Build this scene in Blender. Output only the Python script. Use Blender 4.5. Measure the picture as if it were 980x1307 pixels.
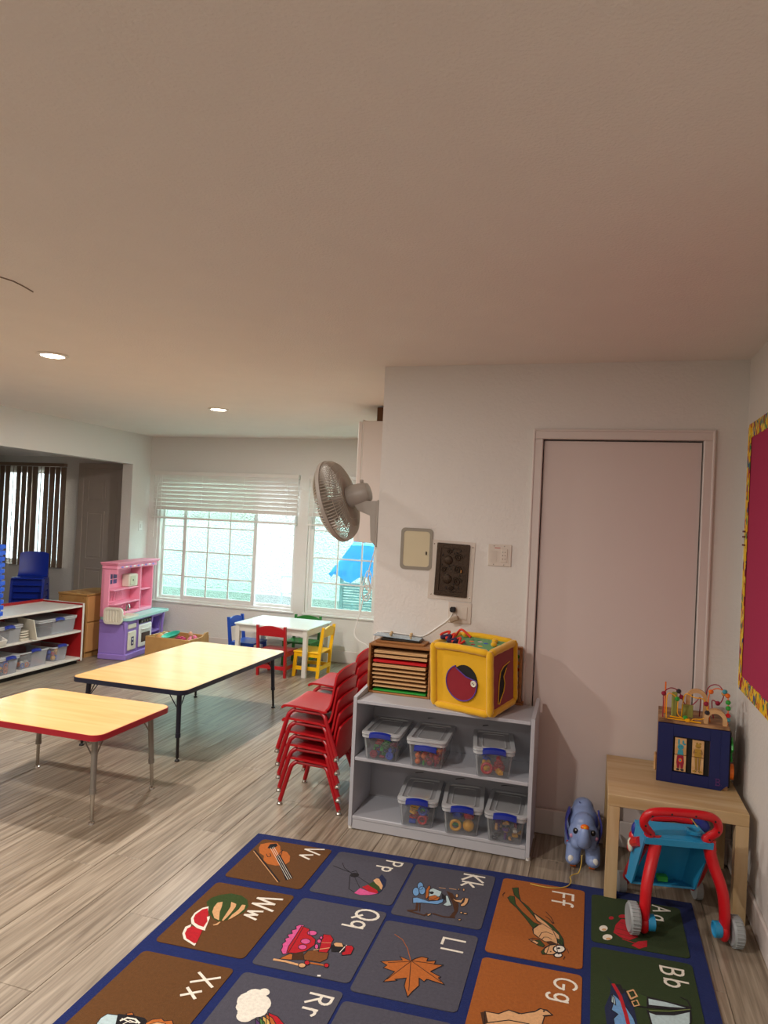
import bpy, math, random
from math import sin, cos, pi, radians, sqrt
from mathutils import Vector, Matrix, Euler
random.seed(7)
C = bpy.context.scene.collection
for o in list(bpy.data.objects): bpy.data.objects.remove(o)

# ---------------------------------------------------------------- camera
def cam_axes(yaw, pitch, roll):
    f = Vector((sin(yaw)*cos(pitch), cos(yaw)*cos(pitch), sin(pitch)))
    r = Vector((cos(yaw), -sin(yaw), 0)); d = f.cross(r)
    r2 = r*cos(roll)+d*sin(roll); d2 = -r*sin(roll)+d*cos(roll)
    return r2, d2, f
FPX, CAMH = 891.0, 1.585
RX, DX, FX = cam_axes(radians(-16.92), radians(.57), radians(-2.68))
cd = bpy.data.cameras.new('camera'); cam = bpy.data.objects.new('camera', cd); C.objects.link(cam)
cd.sensor_fit = 'VERTICAL'; cd.sensor_height = 36; cd.lens = FPX/1307*36; cd.clip_start = .02
m = Matrix((RX, -DX, -FX)).transposed().to_4x4(); m.translation = (0, 0, CAMH); cam.matrix_world = m
bpy.context.scene.camera = cam

# ---------------------------------------------------------------- world, exposure
sc = bpy.context.scene
w = bpy.data.worlds.new('world'); sc.world = w; w.use_nodes = True
bg = w.node_tree.nodes['Background']; bg.inputs[0].default_value = (.84, .94, 1, 1); bg.inputs[1].default_value = 8.5
sc.view_settings.view_transform = 'Standard'; sc.view_settings.look = 'None'
sc.view_settings.exposure = 0.53; sc.view_settings.gamma = 1; sc.view_settings.use_curve_mapping = False
LAMPS = [(-3.03, 1.35), (-3.03, 3.27), (-3.06, 5.17), (-1.42, 1.20), (-1.40, -.9), (-3.03, -.9)]  # last two unseen, presumed behind the viewer; they add bounce light
LAMP_W = 27
ZC = 2.44
for x, y in LAMPS:
    ld = bpy.data.lights.new('downlight', 'AREA'); ld.shape = 'DISK'; ld.size = .13; ld.energy = LAMP_W*(1 if y > 0 else .35); ld.color = (1, .925, .86); ld.spread = radians(180)
    lo = bpy.data.objects.new('downlight', ld); lo.location = (x, y, ZC-.012); C.objects.link(lo)

# ---------------------------------------------------------------- helpers
def lin(c):
    if isinstance(c, str):
        c = [int(c[i:i+2], 16)/255 for i in (0, 2, 4)]
    return tuple((v/12.92 if v <= .04045 else ((v+.055)/1.055)**2.4) for v in c[:3])+(1,)
def mat(name, col, rough=.5, metal=0, bump=None, var=None, emis=None, coat=0, spec=.5, sheen=0, alpha=1):
    m = bpy.data.materials.new(name); m.use_nodes = True
    nt = m.node_tree; b = nt.nodes['Principled BSDF']; N = nt.nodes.new; L = nt.links.new
    c = lin(col); b.inputs['Base Color'].default_value = c
    b.inputs['Roughness'].default_value = rough; b.inputs['Metallic'].default_value = metal
    b.inputs['Specular IOR Level'].default_value = spec; b.inputs['Coat Weight'].default_value = coat
    b.inputs['Sheen Weight'].default_value = sheen; b.inputs['Alpha'].default_value = alpha
    tc = N('ShaderNodeTexCoord')
    if var is None: var = (6, .04)
    n = N('ShaderNodeTexNoise'); n.inputs['Scale'].default_value = var[0]; n.inputs['Detail'].default_value = 4
    L(tc.outputs['Object'], n.inputs['Vector'])
    mr = N('ShaderNodeMapRange'); mr.inputs[3].default_value = 1-var[1]*1.6; mr.inputs[4].default_value = 1+var[1]*1.6
    L(n.outputs['Fac'], mr.inputs[0])
    mx = N('ShaderNodeMix'); mx.data_type = 'RGBA'; mx.blend_type = 'MULTIPLY'; mx.inputs[0].default_value = 1
    mx.inputs[6].default_value = c; L(mr.outputs[0], mx.inputs[7]); L(mx.outputs[2], b.inputs['Base Color'])
    if bump:
        n2 = N('ShaderNodeTexNoise'); n2.inputs['Scale'].default_value = bump[0]; n2.inputs['Detail'].default_value = 3
        L(tc.outputs['Object'], n2.inputs['Vector'])
        bp = N('ShaderNodeBump'); bp.inputs['Strength'].default_value = bump[1]; bp.inputs['Distance'].default_value = bump[2] if len(bump) > 2 else .005
        L(n2.outputs['Fac'], bp.inputs['Height']); L(bp.outputs[0], b.inputs['Normal'])
    if emis: b.inputs['Emission Color'].default_value = lin(emis[0]); b.inputs['Emission Strength'].default_value = emis[1]
    return m
def wood(name, c1, c2, rough=.45, scale=(2, 30, 30), axis=None, rnd=0):
    m = mat(name, c1, rough); nt = m.node_tree; N = nt.nodes.new; L = nt.links.new; b = nt.nodes['Principled BSDF']
    tc = N('ShaderNodeTexCoord'); mp = N('ShaderNodeMapping'); mp.inputs['Scale'].default_value = scale
    L(tc.outputs['Object'], mp.inputs[0])
    n = N('ShaderNodeTexNoise'); n.inputs['Scale'].default_value = 1; n.inputs['Detail'].default_value = 7; n.inputs['Distortion'].default_value = .6
    L(mp.outputs[0], n.inputs['Vector'])
    r = N('ShaderNodeValToRGB'); r.color_ramp.elements[0].position = .35; r.color_ramp.elements[1].position = .68
    r.color_ramp.elements[0].color = lin(c2); r.color_ramp.elements[1].color = lin(c1)
    L(n.outputs['Fac'], r.inputs[0]); out = r.outputs[0]
    if rnd:
        oi = N('ShaderNodeObjectInfo'); ad = N('ShaderNodeVectorMath'); ad.operation = 'ADD'
        sc_ = N('ShaderNodeVectorMath'); sc_.operation = 'SCALE'; sc_.inputs['Scale'].default_value = 40
        cm = N('ShaderNodeCombineXYZ'); L(oi.outputs['Random'], cm.inputs[0]); L(oi.outputs['Random'], cm.inputs[1]); L(oi.outputs['Random'], cm.inputs[2])
        L(cm.outputs[0], sc_.inputs[0]); L(mp.outputs[0], ad.inputs[0]); L(sc_.outputs[0], ad.inputs[1]); L(ad.outputs[0], n.inputs['Vector'])
        mr = N('ShaderNodeMapRange'); mr.inputs[3].default_value = 1-rnd; mr.inputs[4].default_value = 1+rnd; L(oi.outputs['Random'], mr.inputs[0])
        mx = N('ShaderNodeMix'); mx.data_type = 'RGBA'; mx.blend_type = 'MULTIPLY'; mx.inputs[0].default_value = 1
        L(out, mx.inputs[6]); L(mr.outputs[0], mx.inputs[7]); out = mx.outputs[2]
    L(out, b.inputs['Base Color'])
    bp = N('ShaderNodeBump'); bp.inputs['Strength'].default_value = .12; bp.inputs['Distance'].default_value = .002
    L(n.outputs['Fac'], bp.inputs['Height']); L(bp.outputs[0], b.inputs['Normal'])
    return m
def glassy(name, tint, transp, rough=.08, milk=None):
    """thin clear sheet: mostly see-through, with a glossy skin and a little milky plastic"""
    m = bpy.data.materials.new(name); m.use_nodes = True; nt = m.node_tree; nt.nodes.clear(); N = nt.nodes.new; L = nt.links.new
    o = N('ShaderNodeOutputMaterial'); t = N('ShaderNodeBsdfTransparent'); t.inputs[0].default_value = lin(tint)
    p = N('ShaderNodeBsdfPrincipled'); p.inputs['Base Color'].default_value = lin(milk or tint); p.inputs['Roughness'].default_value = rough
    n = N('ShaderNodeTexNoise'); n.inputs['Scale'].default_value = 9
    mr = N('ShaderNodeMapRange'); mr.inputs[3].default_value = rough*.8; mr.inputs[4].default_value = rough*1.2
    L(n.outputs[0], mr.inputs[0]); L(mr.outputs[0], p.inputs['Roughness'])
    lw = N('ShaderNodeLayerWeight'); lw.inputs[0].default_value = .25
    ma = N('ShaderNodeMath'); ma.operation = 'MULTIPLY_ADD'; ma.inputs[1].default_value = .3; ma.inputs[2].default_value = 1-transp; ma.use_clamp = True
    L(lw.outputs['Fresnel'], ma.inputs[0])
    mx = N('ShaderNodeMixShader'); L(ma.outputs[0], mx.inputs[0]); L(t.outputs[0], mx.inputs[1]); L(p.outputs[0], mx.inputs[2]); L(mx.outputs[0], o.inputs[0])
    return m

class B:
    """collects solids; build() links them as one mesh object"""
    def __init__(s): s.v = []; s.f = []; s.mi = []; s.m = 0
    def add(s, vs, fs, M=None):
        o = len(s.v)
        if M is not None: vs = [M @ Vector(v) for v in vs]
        s.v += [tuple(v) for v in vs]
        for f in fs: s.f.append(tuple(i+o for i in f)); s.mi.append(s.m)
        return s
    def box(s, x0, x1, y0, y1, z0, z1, b=0, M=None):
        if x0 > x1: x0, x1 = x1, x0
        if y0 > y1: y0, y1 = y1, y0
        if z0 > z1: z0, z1 = z1, z0
        if b <= 0:
            vs = [(x, y, z) for z in (z0, z1) for y in (y0, y1) for x in (x0, x1)]
            return s.add(vs, [(0, 2, 3, 1), (4, 5, 7, 6), (0, 1, 5, 4), (2, 6, 7, 3), (0, 4, 6, 2), (1, 3, 7, 5)], M)
        b = min(b, (x1-x0)*.49, (y1-y0)*.49, (z1-z0)*.49)
        X, Y, Z = (x0, x1), (y0, y1), (z0, z1); vs = []; idx = {}
        for i in (0, 1):
            for j in (0, 1):
                for k in (0, 1):
                    sx, sy, sz = (1, -1)[i], (1, -1)[j], (1, -1)[k]
                    for a in range(3):
                        idx[i, j, k, a] = len(vs)
                        p = [X[i]+sx*b, Y[j]+sy*b, Z[k]+sz*b]
                        p[a] = (X[i], Y[j], Z[k])[a]; vs.append(tuple(p))
        fs = []
        for i in (0, 1):
            fs.append([idx[i, 0, 0, 0], idx[i, 1, 0, 0], idx[i, 1, 1, 0], idx[i, 0, 1, 0]])
            fs.append([idx[0, i, 0, 1], idx[1, i, 0, 1], idx[1, i, 1, 1], idx[0, i, 1, 1]])
            fs.append([idx[0, 0, i, 2], idx[1, 0, i, 2], idx[1, 1, i, 2], idx[0, 1, i, 2]])
            for j in (0, 1):
                fs.append([idx[i, j, 0, 0], idx[i, j, 1, 0], idx[i, j, 1, 1], idx[i, j, 0, 1]])
                fs.append([idx[i, 0, j, 0], idx[i, 1, j, 0], idx[i, 1, j, 2], idx[i, 0, j, 2]])
                fs.append([idx[0, i, j, 1], idx[1, i, j, 1], idx[1, i, j, 2], idx[0, i, j, 2]])
                for k in (0, 1): fs.append([idx[i, j, k, 0], idx[i, j, k, 1], idx[i, j, k, 2]])
        return s.add(vs, fs, M)
    def cb(s, c, d, b=0, M=None):
        return s.box(c[0]-d[0]/2, c[0]+d[0]/2, c[1]-d[1]/2, c[1]+d[1]/2, c[2]-d[2]/2, c[2]+d[2]/2, b, M)
    def tube(s, pts, r, n=8, closed=False, M=None, flat=None):
        P = [Vector(p) for p in pts]; k = len(P); R = r if isinstance(r, (list, tuple)) else [r]*k
        vs = []; fs = []; up = None
        for i in range(k):
            if closed: t = P[(i+1) % k]-P[i-1]
            else: t = P[min(i+1, k-1)]-P[max(i-1, 0)]
            t.normalize()
            if up is None:
                a = Vector((0, 0, 1)) if abs(t.z) < .9 else Vector((1, 0, 0))
                up = (a-t*a.dot(t)).normalized()
            else:
                up = (up-t*up.dot(t)).normalized()
            q = t.cross(up)
            for j in range(n):
                an = 2*pi*j/n; ru = R[i]*(flat or 1)
                vs.append(P[i]+up*cos(an)*ru+q*sin(an)*R[i])
        for i in range(k if closed else k-1):
            for j in range(n):
                a = i*n+j; b = i*n+(j+1) % n; c = ((i+1) % k)*n+(j+1) % n; d = ((i+1) % k)*n+j
                fs.append((a, b, c, d))
        if not closed: fs.append(tuple(range(n-1, -1, -1))); fs.append(tuple((k-1)*n+j for j in range(n)))
        return s.add(vs, fs, M)
    def cyl(s, p0, p1, r, r1=None, n=16, M=None): return s.tube([p0, p1], [r, r if r1 is None else r1], n, M=M)
    def lathe(s, prof, n=24, M=None, loop=False):
        vs = []; fs = []
        for r, z in prof:
            for j in range(n): vs.append((r*cos(2*pi*j/n), r*sin(2*pi*j/n), z))
        for i in range(len(prof)-1):
            for j in range(n): fs.append((i*n+j, i*n+(j+1) % n, (i+1)*n+(j+1) % n, (i+1)*n+j))
        if loop:
            for j in range(n): fs.append(((len(prof)-1)*n+j, (len(prof)-1)*n+(j+1) % n, (j+1) % n, j))
        else: fs.append(tuple(range(n-1, -1, -1))); fs.append(tuple((len(prof)-1)*n+j for j in range(n)))
        return s.add(vs, fs, M)
    def ell(s, c, r, n=16, M=None):
        r = r if isinstance(r, (list, tuple)) else (r, r, r); h = max(4, n//2); vs = [(c[0], c[1], c[2]-r[2])]; fs = []
        for i in range(1, h):
            a = -pi/2+pi*i/h
            for j in range(n): vs.append((c[0]+r[0]*cos(a)*cos(2*pi*j/n), c[1]+r[1]*cos(a)*sin(2*pi*j/n), c[2]+r[2]*sin(a)))
        vs.append((c[0], c[1], c[2]+r[2])); t = len(vs)-1
        for j in range(n):
            fs.append((0, 1+(j+1) % n, 1+j)); fs.append((t, t-n+j, t-n+(j+1) % n))
            for i in range(h-2):
                a = 1+i*n+j; b = 1+i*n+(j+1) % n; fs.append((a, b, b+n, a+n))
        return s.add(vs, fs, M)
    def prism(s, poly, z0, z1, M=None):
        n = len(poly); vs = [(x, y, z0) for x, y in poly]+[(x, y, z1) for x, y in poly]
        fs = [tuple(range(n-1, -1, -1)), tuple(range(n, 2*n))]+[(i, (i+1) % n, n+(i+1) % n, n+i) for i in range(n)]
        return s.add(vs, fs, M)
    def ring(s, outer, inner, z0, z1, M=None):
        n = len(outer); vs = [(x, y, z) for z in (z0, z1) for L_ in (outer, inner) for x, y in L_]
        fs = []
        for i in range(n):
            j = (i+1) % n
            fs += [(i, j, n+j, n+i), (2*n+i, 2*n+j, 3*n+j, 3*n+i), (i, j, 2*n+j, 2*n+i), (n+i, n+j, 3*n+j, 3*n+i)]
        return s.add(vs, fs, M)
    def sheet(s, grid, th, M=None):
        """grid[i][j] of points -> solid of thickness th along the normals"""
        a = len(grid); b = len(grid[0]); G = [[Vector(p) for p in r] for r in grid]; top = []; bot = []
        for i in range(a):
            for j in range(b):
                u = G[min(i+1, a-1)][j]-G[max(i-1, 0)][j]; v = G[i][min(j+1, b-1)]-G[i][max(j-1, 0)]
                nn = u.cross(v).normalized()*th/2; top.append(G[i][j]+nn); bot.append(G[i][j]-nn)
        vs = top+bot; N = a*b; fs = []
        for i in range(a-1):
            for j in range(b-1):
                q = (i*b+j, (i+1)*b+j, (i+1)*b+j+1, i*b+j+1); fs.append(q); fs.append(tuple(N+k for k in reversed(q)))
        for j in range(b-1): fs.append((j, j+1, N+j+1, N+j)); k = (a-1)*b+j; fs.append((k+1, k, N+k, N+k+1))
        for i in range(a-1): k = i*b; fs.append((k+b, k, N+k, N+k+b)); k = i*b+b-1; fs.append((k, k+b, N+k+b, N+k))
        return s.add(vs, fs, M)
    def build(s, name, mats, parent=None, smooth=30, loc=None, rot=None):
        import bmesh
        me = bpy.data.meshes.new(name); me.from_pydata(s.v, [], s.f)
        ms = mats if isinstance(mats, (list, tuple)) else [mats]
        for m_ in ms: me.materials.append(m_)
        me.polygons.foreach_set('material_index', [min(i, len(ms)-1) for i in s.mi])
        bm = bmesh.new(); bm.from_mesh(me); bmesh.ops.recalc_face_normals(bm, faces=bm.faces); bm.to_mesh(me); bm.free()
        if smooth:
            me.polygons.foreach_set('use_smooth', [True]*len(me.polygons)); me.set_sharp_from_angle(angle=radians(smooth))
        o = bpy.data.objects.new(name, me); C.objects.link(o)
        if parent: o.parent = parent
        if loc: o.location = loc
        if rot: o.rotation_euler = rot
        return o
def tag(o, label, cat, group=None):
    o['label'] = label; o['category'] = cat
    if group: o['group'] = group
    return o
def thing(name, label, cat, loc=(0, 0, 0), rz=0, group=None):
    o = bpy.data.objects.new(name, None); C.objects.link(o); o.location = loc; o.rotation_euler = (0, 0, rz); o.empty_display_size = .05
    return tag(o, label, cat, group)
def struct(o): o['kind'] = 'structure'; return o
KIDS = {}
def copy_tree(o, parent=None):
    c = o.copy(); C.objects.link(c); c.parent = parent
    for ch in [x for x in bpy.data.objects if x.parent == o]: copy_tree(ch, c)
    return c
def dup(root, loc, rz, label, group=None):
    c = copy_tree(root); c.location = loc; c.rotation_euler = (0, 0, rz); c['label'] = label
    if group: c['group'] = group
    return c
def T(x=0, y=0, z=0, rx=0, ry=0, rz=0): return Matrix.Translation((x, y, z)) @ Euler((rx, ry, rz)).to_matrix().to_4x4()
def arc(cx, cy, r, a0, a1, n): return [(cx+r*cos(a0+(a1-a0)*i/n), cy+r*sin(a0+(a1-a0)*i/n)) for i in range(n+1)]
def rrect(x0, x1, y0, y1, r, n=4):
    return arc(x1-r, y0+r, r, -pi/2, 0, n)+arc(x1-r, y1-r, r, 0, pi/2, n)+arc(x0+r, y1-r, r, pi/2, pi, n)+arc(x0+r, y0+r, r, pi, 1.5*pi, n)
def catmull(P, k=6, closed=False):
    P = [Vector(p) for p in P]; n = len(P); out = []
    for i in range(n if closed else n-1):
        if closed: a, b, c, d = P[i-1], P[i], P[(i+1) % n], P[(i+2) % n]
        else: a, b, c, d = P[max(i-1, 0)], P[i], P[i+1], P[min(i+2, n-1)]
        for j in range(k):
            t = j/k; out.append(.5*((2*b)+(-a+c)*t+(2*a-5*b+4*c-d)*t*t+(-a+3*b-3*c+d)*t**3))
    if not closed: out.append(P[-1])
    return out
def surveyed(px, py, z):
    """where the sight line of a surveyed rug point meets the level z"""
    d = (RX*(px-490)+DX*(py-653.5)+FX*FPX)/FPX; t = (z-CAMH)/d.z
    return (d.x*t, d.y*t)

# ---------------------------------------------------------------- materials
M = {}
M['wall'] = mat('wall_paint', 'dedbd6', .62, bump=(70, .35, .006), var=(2, .012))
M['ceil'] = mat('ceiling_paint', 'eee6de', .8, bump=(120, .5, .006), var=(5, .02))
M['trim'] = mat('trim_paint', 'd8cfca', .38, var=(3, .01))
M['door'] = mat('door_paint', 'd6c9c4', .42, var=(3, .01))
M['dark'] = mat('dark_gap', '1a1817', .8)
M['white'] = mat('white_plastic', 'e6e6e2', .35)
M['vinyl'] = mat('white_vinyl', 'e4e4e0', .35)
M['slat'] = mat('blind_slat', 'e2ded8', .5)
M['plank'] = wood('plank_vinyl', 'a79a88', '726555', .33, (58, 2.2, 6), rnd=.07)
M['slab'] = mat('subfloor', '3a332c', .8)
M['maple'] = wood('maple_laminate', 'eec588', 'e4b676', .2, (1.5, 14, 14))
M['birch'] = wood('birch_wood', 'd0b78e', 'bf9f70', .42, (2, 24, 24))
M['birchv'] = wood('birch_leg', 'd0b78e', 'bf9f70', .42, (24, 24, 2))
M['oak'] = wood('warm_oak', 'b07a45', '8c5a2c', .5, (2, 30, 30))
M['pine'] = wood('pine_cabinet', 'c79c60', 'ad8049', .5, (3, 20, 3))
M['redk'] = mat('red_plastic', 'b00c18', .38, spec=.3)
M['redmet'] = mat('red_paint_metal', 'a80f1c', .3, spec=.4)
M['rededge'] = mat('red_edge_band', '9c1526', .4)
M['black'] = mat('black_plastic', '15161a', .4)
M['navy'] = mat('navy_edge_band', '141a30', .4)
M['greym'] = mat('grey_leg_metal', '8a8680', .35, .6)
M['chrome'] = mat('chrome', 'b9b5ae', .22, .95)
M['blueP'] = mat('blue_plastic', '1230a0', .35)
M['bhand'] = mat('blue_handle', '14268a', .35)
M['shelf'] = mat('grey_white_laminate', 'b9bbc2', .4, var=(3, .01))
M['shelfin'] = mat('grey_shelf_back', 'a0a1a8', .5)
M['wht'] = mat('white_laminate', 'd8d4cc', .35)
M['redpanel'] = mat('red_panel', 'a5161b', .5)
M['bin'] = glassy('clear_bin_plastic', 'f6f7f8', .93, .15, 'e6e9ec')
M['lid'] = glassy('clear_lid_plastic', 'f6f7f8', .90, .2, 'ffffff'); M['rim'] = glassy('clear_rim_plastic', 'eef0f2', .55, .25, 'e8eaec')
M['bin2'] = glassy('frosted_bin_plastic', 'f0f2f4', .87, .22, 'eef0f6')
M['glass'] = glassy('window_glass', 'e3f6ef', .96, .03); M['glass2'] = glassy('open_window_glass', 'f6fbfc', .97, .03)
M['yel'] = mat('yellow_paint', 'f0b400', .35)
M['grn'] = mat('green_paint', '1d6b2a', .4)
M['purple'] = mat('purple_plastic', '9a80d2', .42)
M['pink'] = mat('pink_plastic', 'f69cb8', .42)
M['mint'] = mat('mint_counter', 'a9d6d2', .35)
M['cream'] = mat('cream_plastic', 'ded9c8', .45)
M['teal'] = mat('teal_plastic', '2fb398', .4)
M['fan'] = mat('fan_grey_plastic', 'a8a199', .4)
M['wire'] = mat('fan_wire_metal', 'b3aba0', .35, .15)
M['bronze'] = mat('bronze_grille', '3a2a1c', .45, .5, bump=(160, .6, .004), var=(60, .2))
M['plate'] = mat('wall_plate', 'd2c8bd', .4)
M['brownbox'] = mat('brown_cardboard', '5c3a1e', .8)
M['skin'] = mat('doll_skin', 'd9a283', .5)
# ================================================================ SETTING
XR, XN, XL, YD, YV = .683, -1.168, -5.125, 3.735, 7.18
YB = -2.0; X2 = -9.0; ZC2 = 2.176
W = lambda n, b, m=M['wall'], p=None: struct(b.build(n, m, p, smooth=0)) if p is None else b.build(n, m, p, smooth=0)
# floor slab and its planks
fl_ = W('floor', B().box(X2-.2, XR+.2, YB-.2, YV+.2, -.12, -.0085), M['slab'])
PW, PL, G = .182, 1.22, .0007
full = None; nx = int(math.ceil((XR-XL+3.0)/PW)); cache = {}
rows = []
x = XR
i = 0
while x > -8.2:
    x1 = x; x0 = x-PW; off = random.random()*PL
    y = YB-off if x > XL-.3 else 1.6-off
    while y < YV:
        y0 = max(y, YB if x > XL-.3 else 1.6); y1 = min(y+PL, YV)
        # what lies wholly behind the camera or off to the side is one joined part
        if y1-y0 > .02: rows.append((x0, x1, y0, y1))
        y += PL
    x = x0
def sees(x, y):
    v = Vector((x, y, -CAMH)); d = v.dot(FX)
    if d < .3: return False
    a = 490+FPX*v.dot(RX)/d; b = 653.5+FPX*v.dot(DX)/d
    return -60 < a < 1040 and b < 1370
rest = B()
for (x0, x1, y0, y1) in rows:
    solid = x0 > XN+.02 and y0 > YD+.02
    if solid: continue
    if any(sees(px, py) for px in (x0, x1) for py in (y0, (y0+y1)/2, y1)):
        key = round(y1-y0, 4)
        if key not in cache:
            b = B().box(-PW/2+G, PW/2-G, -(y1-y0)/2+G, (y1-y0)/2-G, -.008, 0, .0012)
            o = b.build('plank', M['plank'], fl_, smooth=0); cache[key] = o.data
        else:
            o = bpy.data.objects.new('plank', cache[key]); C.objects.link(o); o.parent = fl_
        o.location = ((x0+x1)/2, (y0+y1)/2, 0)
    else: rest.box(x0+G, x1-G, y0+G, y1-G, -.008, 0, .0012)
ro = rest.build('far_planks', M['plank'], fl_, smooth=0); ro['kind'] = 'stuff'

W('ceiling', B().box(XL-.14, XR+.14, YB-.14, YV+.14, ZC, ZC+.1), M['ceil'])
W('ceiling_side', B().box(X2, XL-.14, 1.5, YV+.14, ZC2, ZC2+.1), M['ceil'])
# door wall with its opening
DX0, DX1, DZ = -.282, .490, 2.042
b = B().box(XN, DX0, YD, YD+.13, 0, ZC).box(DX1, XR, YD, YD+.13, 0, ZC).box(DX0, DX1, YD, YD+.13, DZ, ZC).box(DX0, DX1, YD+.07, YD+.13, 0, DZ)
wall_back = W('wall_back', b)
W('wall_nook', B().box(XN, XN+.12, YD+.13, YV, 0, ZC))
W('wall_right', B().box(XR, XR+.13, YB, YD+.13, 0, ZC))
W('wall_rear', B().box(XL-.14, XR, YB-.13, YB, 0, ZC))
# left wall: solid near part, header over the wide opening, pier at the far end
OY0, OY1, OZ = 3.5, 6.84, 2.082
b = B().box(XL-.134, XL, YB, OY0, 0, ZC).box(XL-.134, XL, OY0, OY1, OZ, ZC).box(XL-.134, XL, OY1, YV, 0, ZC)
W('wall_left', b)
# window wall, three openings
ops = [(-7.40, -6.36, .80, 2.02), (-5.0, -3.2, .50, 2.0), (-3.06, -1.45, .50, 2.0)]
b = B(); xs = [X2]
edges = [X2]+[v for o in ops for v in o[:2]]+[XN+.12]
for k in range(0, len(edges), 2): b.box(edges[k], edges[k+1], YV, YV+.14, 0, ZC)
for (x0, x1, z0, z1) in ops: b.box(x0, x1, YV, YV+.14, 0, z0).box(x0, x1, YV, YV+.14, z1, ZC)
W('wall_window', b)
W('wall_side', B().box(X2-.13, X2, 1.5, YV+.14, 0, ZC2))
W('wall_side_rear', B().box(X2, XL-.134, 1.37, 1.5, 0, ZC2))

# closet door, casing
d1 = struct(B().box(DX0+.004, DX1-.004, YD+.012, YD+.05, .10, DZ-.007, .002).build('door_1', M['door'], smooth=0))
cs = B()
cw = .046
cs.box(DX0-cw, DX0, YD-.014, YD+.012, .115, DZ, .004).box(DX1, DX1+cw, YD-.014, YD+.012, .115, DZ, .004).box(DX0-cw, DX1+cw, YD-.014, YD+.012, DZ, DZ+cw, .004)
cs.box(DX0-cw-.006, DX0-cw+.006, YD-.019, YD, .115, DZ+cw, .003).box(DX1+cw-.006, DX1+cw+.006, YD-.019, YD, .115, DZ+cw, .003).box(DX0-cw-.006, DX1+cw+.006, YD-.019, YD, DZ+cw-.006, DZ+cw+.006, .003)
struct(cs.build('trim_1', M['trim'], smooth=0))
B().box(DX0, DX1, YD+.055, YD+.068, .1, DZ).build('shadow_board', M['dark'], wall_back, smooth=0)
bh = .128
def baseb(n, x0, x1, y0, y1, h=bh): struct(B().box(x0, x1, y0, y1, 0, h, .004).build(n, M['trim'], smooth=0))
baseb('baseboard_back', XN-.013, XR, YD-.014, YD)
baseb('baseboard_right', XR-.014, XR, YB, YD-.014, .115)
baseb('baseboard_nook', XN-.013, XN, YD, YV)
baseb('baseboard_window', XL, XN-.013, YV-.013, YV)
baseb('baseboard_left', XL, XL+.013, YB, OY0)
baseb('baseboard_pier', XL, XL+.013, OY1, YV-.013)
struct(B().box(XL-.13, XL-.0, OY0, OY1, 0, .006, .003).build('trim_2', M['greym'], smooth=0))
# ceiling seam peeling above the left
cl = bpy.data.objects['ceiling']; sp_ = [surveyed(px, py, ZC-.003) for px, py in ((-30, 349), (0, 354), (16, 359), (30, 366), (42, 373))]
B().tube([(x, y, ZC-.0015) for x, y in sp_], .003, 6).build('loose_tape_seam', mat('seam', '8d7d6f', .8), cl)

M['taupe'] = mat('taupe_door_paint', 'b3a99e', .45)
# six panel door in the side room, in the window wall plane
d2 = struct(B().box(-6.05, -5.26, YV-.03, YV-.002, .01, 2.03, .003).build('door_2', M['taupe'], smooth=0))
for cx in (-5.86, -5.45):
    for (z0, z1) in ((.15, .82), (.92, 1.52), (1.62, 1.90)):
        B().ring(rrect(cx-.13, cx+.13, z0, z1, .004, 1), rrect(cx-.112, cx+.112, z0+.018, z1-.018, .004, 1), .03, .037, T(0, YV, 0, pi/2)).box(cx-.095, cx+.095, YV-.036, YV-.03, z0+.035, z1-.035, .003).build('door_panel', M['taupe'], d2, smooth=0)
struct(B().box(-6.13, -6.05, YV-.04, YV, 0, 2.10, .004).box(-6.05, -5.26, YV-.04, YV, 2.03, 2.10, .004).build('trim_3', M['taupe'], smooth=0))

# windows -----------------------------------------------------------------
def window(n, x0, x1, z0, z1, panels):
    """panels: (x0, x1, y, n vertical bars, grid z list, frame width)"""
    y = YV+.05
    fr = B().box(x0, x0+.03, y-.03, y+.06, z0, z1, .004).box(x1-.03, x1, y-.03, y+.06, z0, z1, .004).box(x0+.03, x1-.03, y-.03, y+.06, z0, z0+.03, .004).box(x0+.03, x1-.03, y-.03, y+.06, z1-.03, z1, .004)
    root = struct(fr.build(n, M['vinyl'], smooth=0))
    B().box(x0-.02, x1+.02, YV-.018, YV+.02, z0-.02, z0+.002, .004).build('window_sill', M['vinyl'], root, smooth=0)
    for (a, c, yy, bars, zs, fw) in panels:
        zb, zt = z0+.03, z1-.03
        s_ = B().box(a, a+fw, yy-.014, yy+.014, zb, zt, .003).box(c-fw, c, yy-.014, yy+.014, zb, zt, .003).box(a+fw, c-fw, yy-.014, yy+.014, zb, zb+fw, .003).box(a+fw, c-fw, yy-.014, yy+.014, zt-fw, zt, .003)
        so = s_.build('sash', M['vinyl'], root, smooth=0)
        if bars or zs:
            g_ = B()
            for k in bars: g_.box(k-.008, k+.008, yy-.006, yy+.004, zb+fw, zt-fw)
            for z in zs: g_.box(a+fw, c-fw, yy-.007, yy+.005, z-.008, z+.008)
            g_.build('grille_bars', M['vinyl'], so, smooth=0)
        B().box(a+fw, c-fw, yy+.006, yy+.009, zb+fw, zt-fw).build('pane', M['glass'] if zs else M['glass2'], so, smooth=0)
ZS = [.80, 1.095, 1.385, 1.68]
window('window_1', -5.0, -3.2, .50, 2.0, [(-4.97, -4.62, YV+.085, [], ZS, .03), (-4.655, -3.69, YV+.035, [-4.325, -4.035], ZS, .045), (-3.74, -3.23, YV+.085, [], [], .03)])
ZS2 = [.845, 1.12, 1.42, 1.70]
window('window_2', -3.06, -1.45, .50, 2.0, [(-3.028, -2.24, YV+.035, [-2.70, -2.42], ZS2, .045), (-2.28, -1.48, YV+.085, [-2.0, -1.75], ZS2, .03)])
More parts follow.
